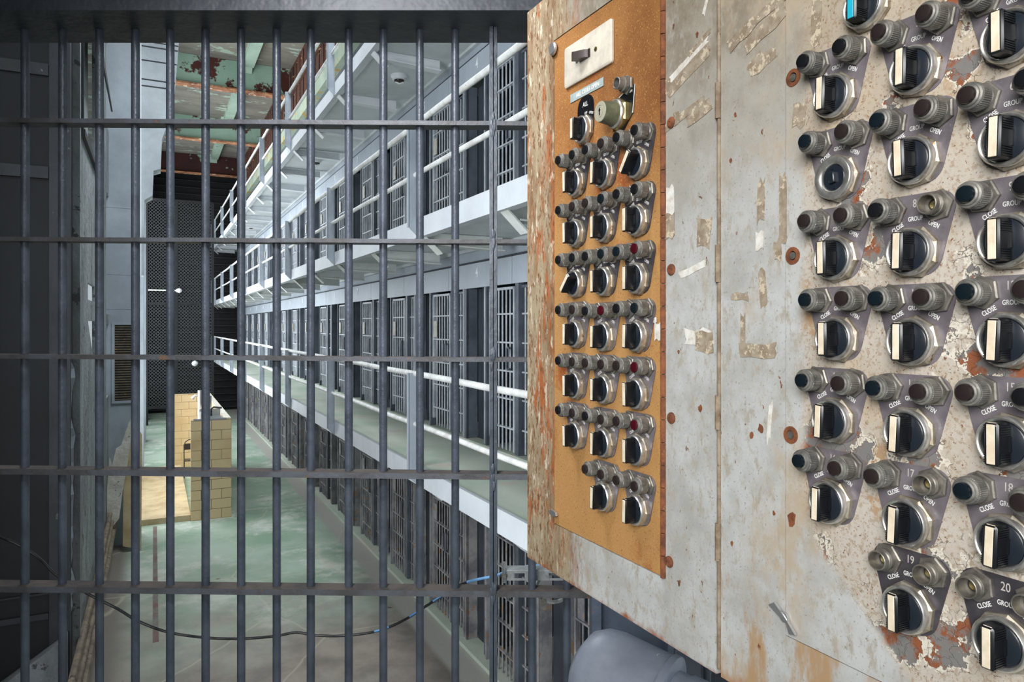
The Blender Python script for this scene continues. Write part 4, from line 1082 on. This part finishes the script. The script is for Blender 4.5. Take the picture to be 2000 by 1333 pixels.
grl = 'small switch stations on the ochre panel'
c1 = [357,456,554,653,753,851]; c2 = [339,444.5,550,658,761,866,971]; c3 = [318,430.5,544,657,770,880,997]
lampsL = {1:'kk',2:'km',3:'kk', 4:'km',5:'mt',6:'kk', 7:'kk',8:'kt',9:'tr', 10:'km',11:'kr',12:'kt', 13:'km',14:'mm',15:'mr', 16:'km',17:'km',18:'mr', 19:'mm',20:'mm'}
n = 0
for r in range(7):
    for ci, (col, px) in enumerate(((c1, 1117), (c2, 1172), (c3, 1236))):
        if r == 6 and ci == 0: continue
        n += 1
        sp_ = {3: -0.65, 7: -0.75}.get(n, random.uniform(-0.04, 0.04))
        extra = 'knob turned aslant' if n in (3, 7) else 'upright knob'
        lab = 'small switch station, %s, %s column, row %s of ochre panel' % (extra, ['left','middle','right'][ci], ['one','two','three','four','five','six','seven'][r])
        station(px, col[r], n, lampsL[n], lab, grl, plate='nameplate_k' if r < 3 else 'nameplate', spin=sp_)

# ---- extras at the head of the ochre panel
def face_thing(name, label, cat, px, py, out=0.0):
    p = on_x(px, py, XP - out); p.x = XP
    return thing(name, label, cat, mat=face_mat(p))
t = face_thing('toggle_switch', 'ivory wall switch plate with brown toggle at the top of the ochre panel', 'light switch', 1146, 108, 0.004)
a = on_face(1099, 170); c = on_face(1190, 126); hgt = 0.075; wdt = abs(a.y - c.y)
b = MB(); P = rect(wdt, 0.074, 0.005); P2 = rect(wdt - 0.006, 0.068, 0.004)
nn = len(P); b.prism(P, 0, 0.0035)
b.add([(x, y, 0.0035) for x, y in P] + [(x, y, 0.0055) for x, y in P2], [tuple(range(nn, 2*nn))] + [(i, (i+1) % nn, nn + (i+1) % nn, nn + i) for i in range(nn)])
b.obj('cover_plate', M['ivory'], t)
b = MB(); b.box(-0.018, 0.014, -0.007, 0.007, 0.0055, 0.0080); b.prism([(-0.016,0.0080),(0.010,0.0080),(0.006,0.014),(-0.014,0.026),(-0.022,0.022)], -0.0068, 0.0068, 'y'); b.obj('toggle', M['brown'], t)
for x in (-0.030, 0.031):
    b = MB().lathe([(0.0042,0.0055),(0.0042,0.0063),(0.003,0.0069)], 14, c=(x, 0)); b.box(x - 0.0034, x + 0.0034, -0.0005, 0.0005, 0.0069, 0.0072); b.obj('screw', M['brass'] if x > 0 else M['silver'], t)
t = face_thing('tape_label', 'grey embossed tape label reading ALL CELLS OPEN', 'label', 1145.5, 177)
MB().box(-0.054, 0.054, -0.0075, 0.0075, 0, 0.0006).obj('tape', M['tape'], t)
put('lettering', text_mesh('ALL CELLS OPEN', 0.0105, M['letter'], 0.0002, 0.95, bold=0.0001), t, T((0.004, 0, 0.0008)))
# master selector with black plate
t = face_thing('master_switch', 'black plated ALL selector switch below the tape label', 'switch', 1132, 253, 0.013)
b = MB(); b.prism(rect(0.052, 0.078, 0.020, 0, 0.022), 0, 0.001); pl = b.obj('nameplate', M['black'], t)
put('lettering', text_mesh('ALL', 0.012, M['letter'], 0.0002, 0.85), pl, T((0.0, 0.046, 0.0011)))
put('lettering', text_mesh('OFF', 0.0065, M['letter'], 0.0002, 0.8), pl, T((0.002, 0.030, 0.0011)))
put('lettering', text_mesh('OPEN', 0.0065, M['letter'], 0.0002, 0.8), pl, T((0.019, 0.0265, 0.0011)) @ Matrix.Rotation(-0.3, 4, 'Z'))
child('nut', ME['nut'], t); child('bezel', ME['bezel'], t); child('dial', ME['dial'], t); k = child('knob', ME['knob'], t); child('pointer_inlay', ME['inlay'], k)
# key switch
t = face_thing('key_switch', 'olive key switch on brass nut beside the ALL selector', 'key switch', 1172, 218, 0.040)
b = MB(); b.prism([(-0.034,-0.006),(0.004,-0.033),(0.034,-0.006),(0.040,0.038),(0.034,0.040),(-0.02,0.022)], 0, 0.001); b.obj('nameplate', M['black'], t)
b = MB(); b.prism([(0.034,-0.006),(0.0355,-0.006),(0.0415,0.038),(0.040,0.038)], 0.001, 0.0014); b.prism([(0.034,0.040),(0.034,0.0415),(-0.02,0.0235),(-0.02,0.022)], 0.001, 0.0014); b.obj('border', M['letter'], t)
put('lettering', text_mesh('ON', 0.006, M['letter'], 0.0002, 0.8), t, T((0.030, 0.030, 0.0012)))
put('nut', nut_mesh(6, 0.0275, 0.009, 0.001, M['brass'], 'nut'), t)
MB().lathe([(0.0235,0.008),(0.0235,0.013),(0.0215,0.015)], 32, False, True).obj('ring', M['chrome'], t)
MB().lathe([(0.0205,0.014),(0.0172,0.036),(0.0165,0.0395)], 32, False, True).obj('barrel', M['olive'], t)
b = MB().lathe([(0.0165,0.0395),(0.0160,0.0405),(0.0100,0.0408),(0.0098,0.0402),(0.0090,0.0402),(0.0088,0.0410),(0.001,0.0412)], 32); f_ = b.obj('key_face', M['keyface'], t)
b = MB(); b.box(-0.0012, 0.0012, -0.006, 0.006, 0.0411, 0.0415); b.lathe([(0.0024,0.0411),(0.0024,0.0415)], 12, c=(0, 0.002)); b.obj('keyhole', M['black'], t)
# empty lamp socket on its own
p = on_x(1209, 163, XP - 0.018); p.x = XP
t = thing('lamp_socket', 'single empty black lamp socket right of the tape label', 'lamp socket', mat=face_mat(p))
child('nut', ME['lamp_nut'], t); child('tube', MB().lathe([(0.0120,0.004),(0.0120,0.012),(0.0098,0.0125),(0.0098,0.0225),(0.0086,0.0235),(0.0076,0.0230),(0.0076,0.006),(0.001,0.006)], 28, False, True).mesh('tube', M['collar'], 40), t)
# scratched white dash near the top of the left cabinet
flake(1378, 14, 0.006, 0.020, -0.4, cl, M['residue2'], 0.2, 'paper_shred')
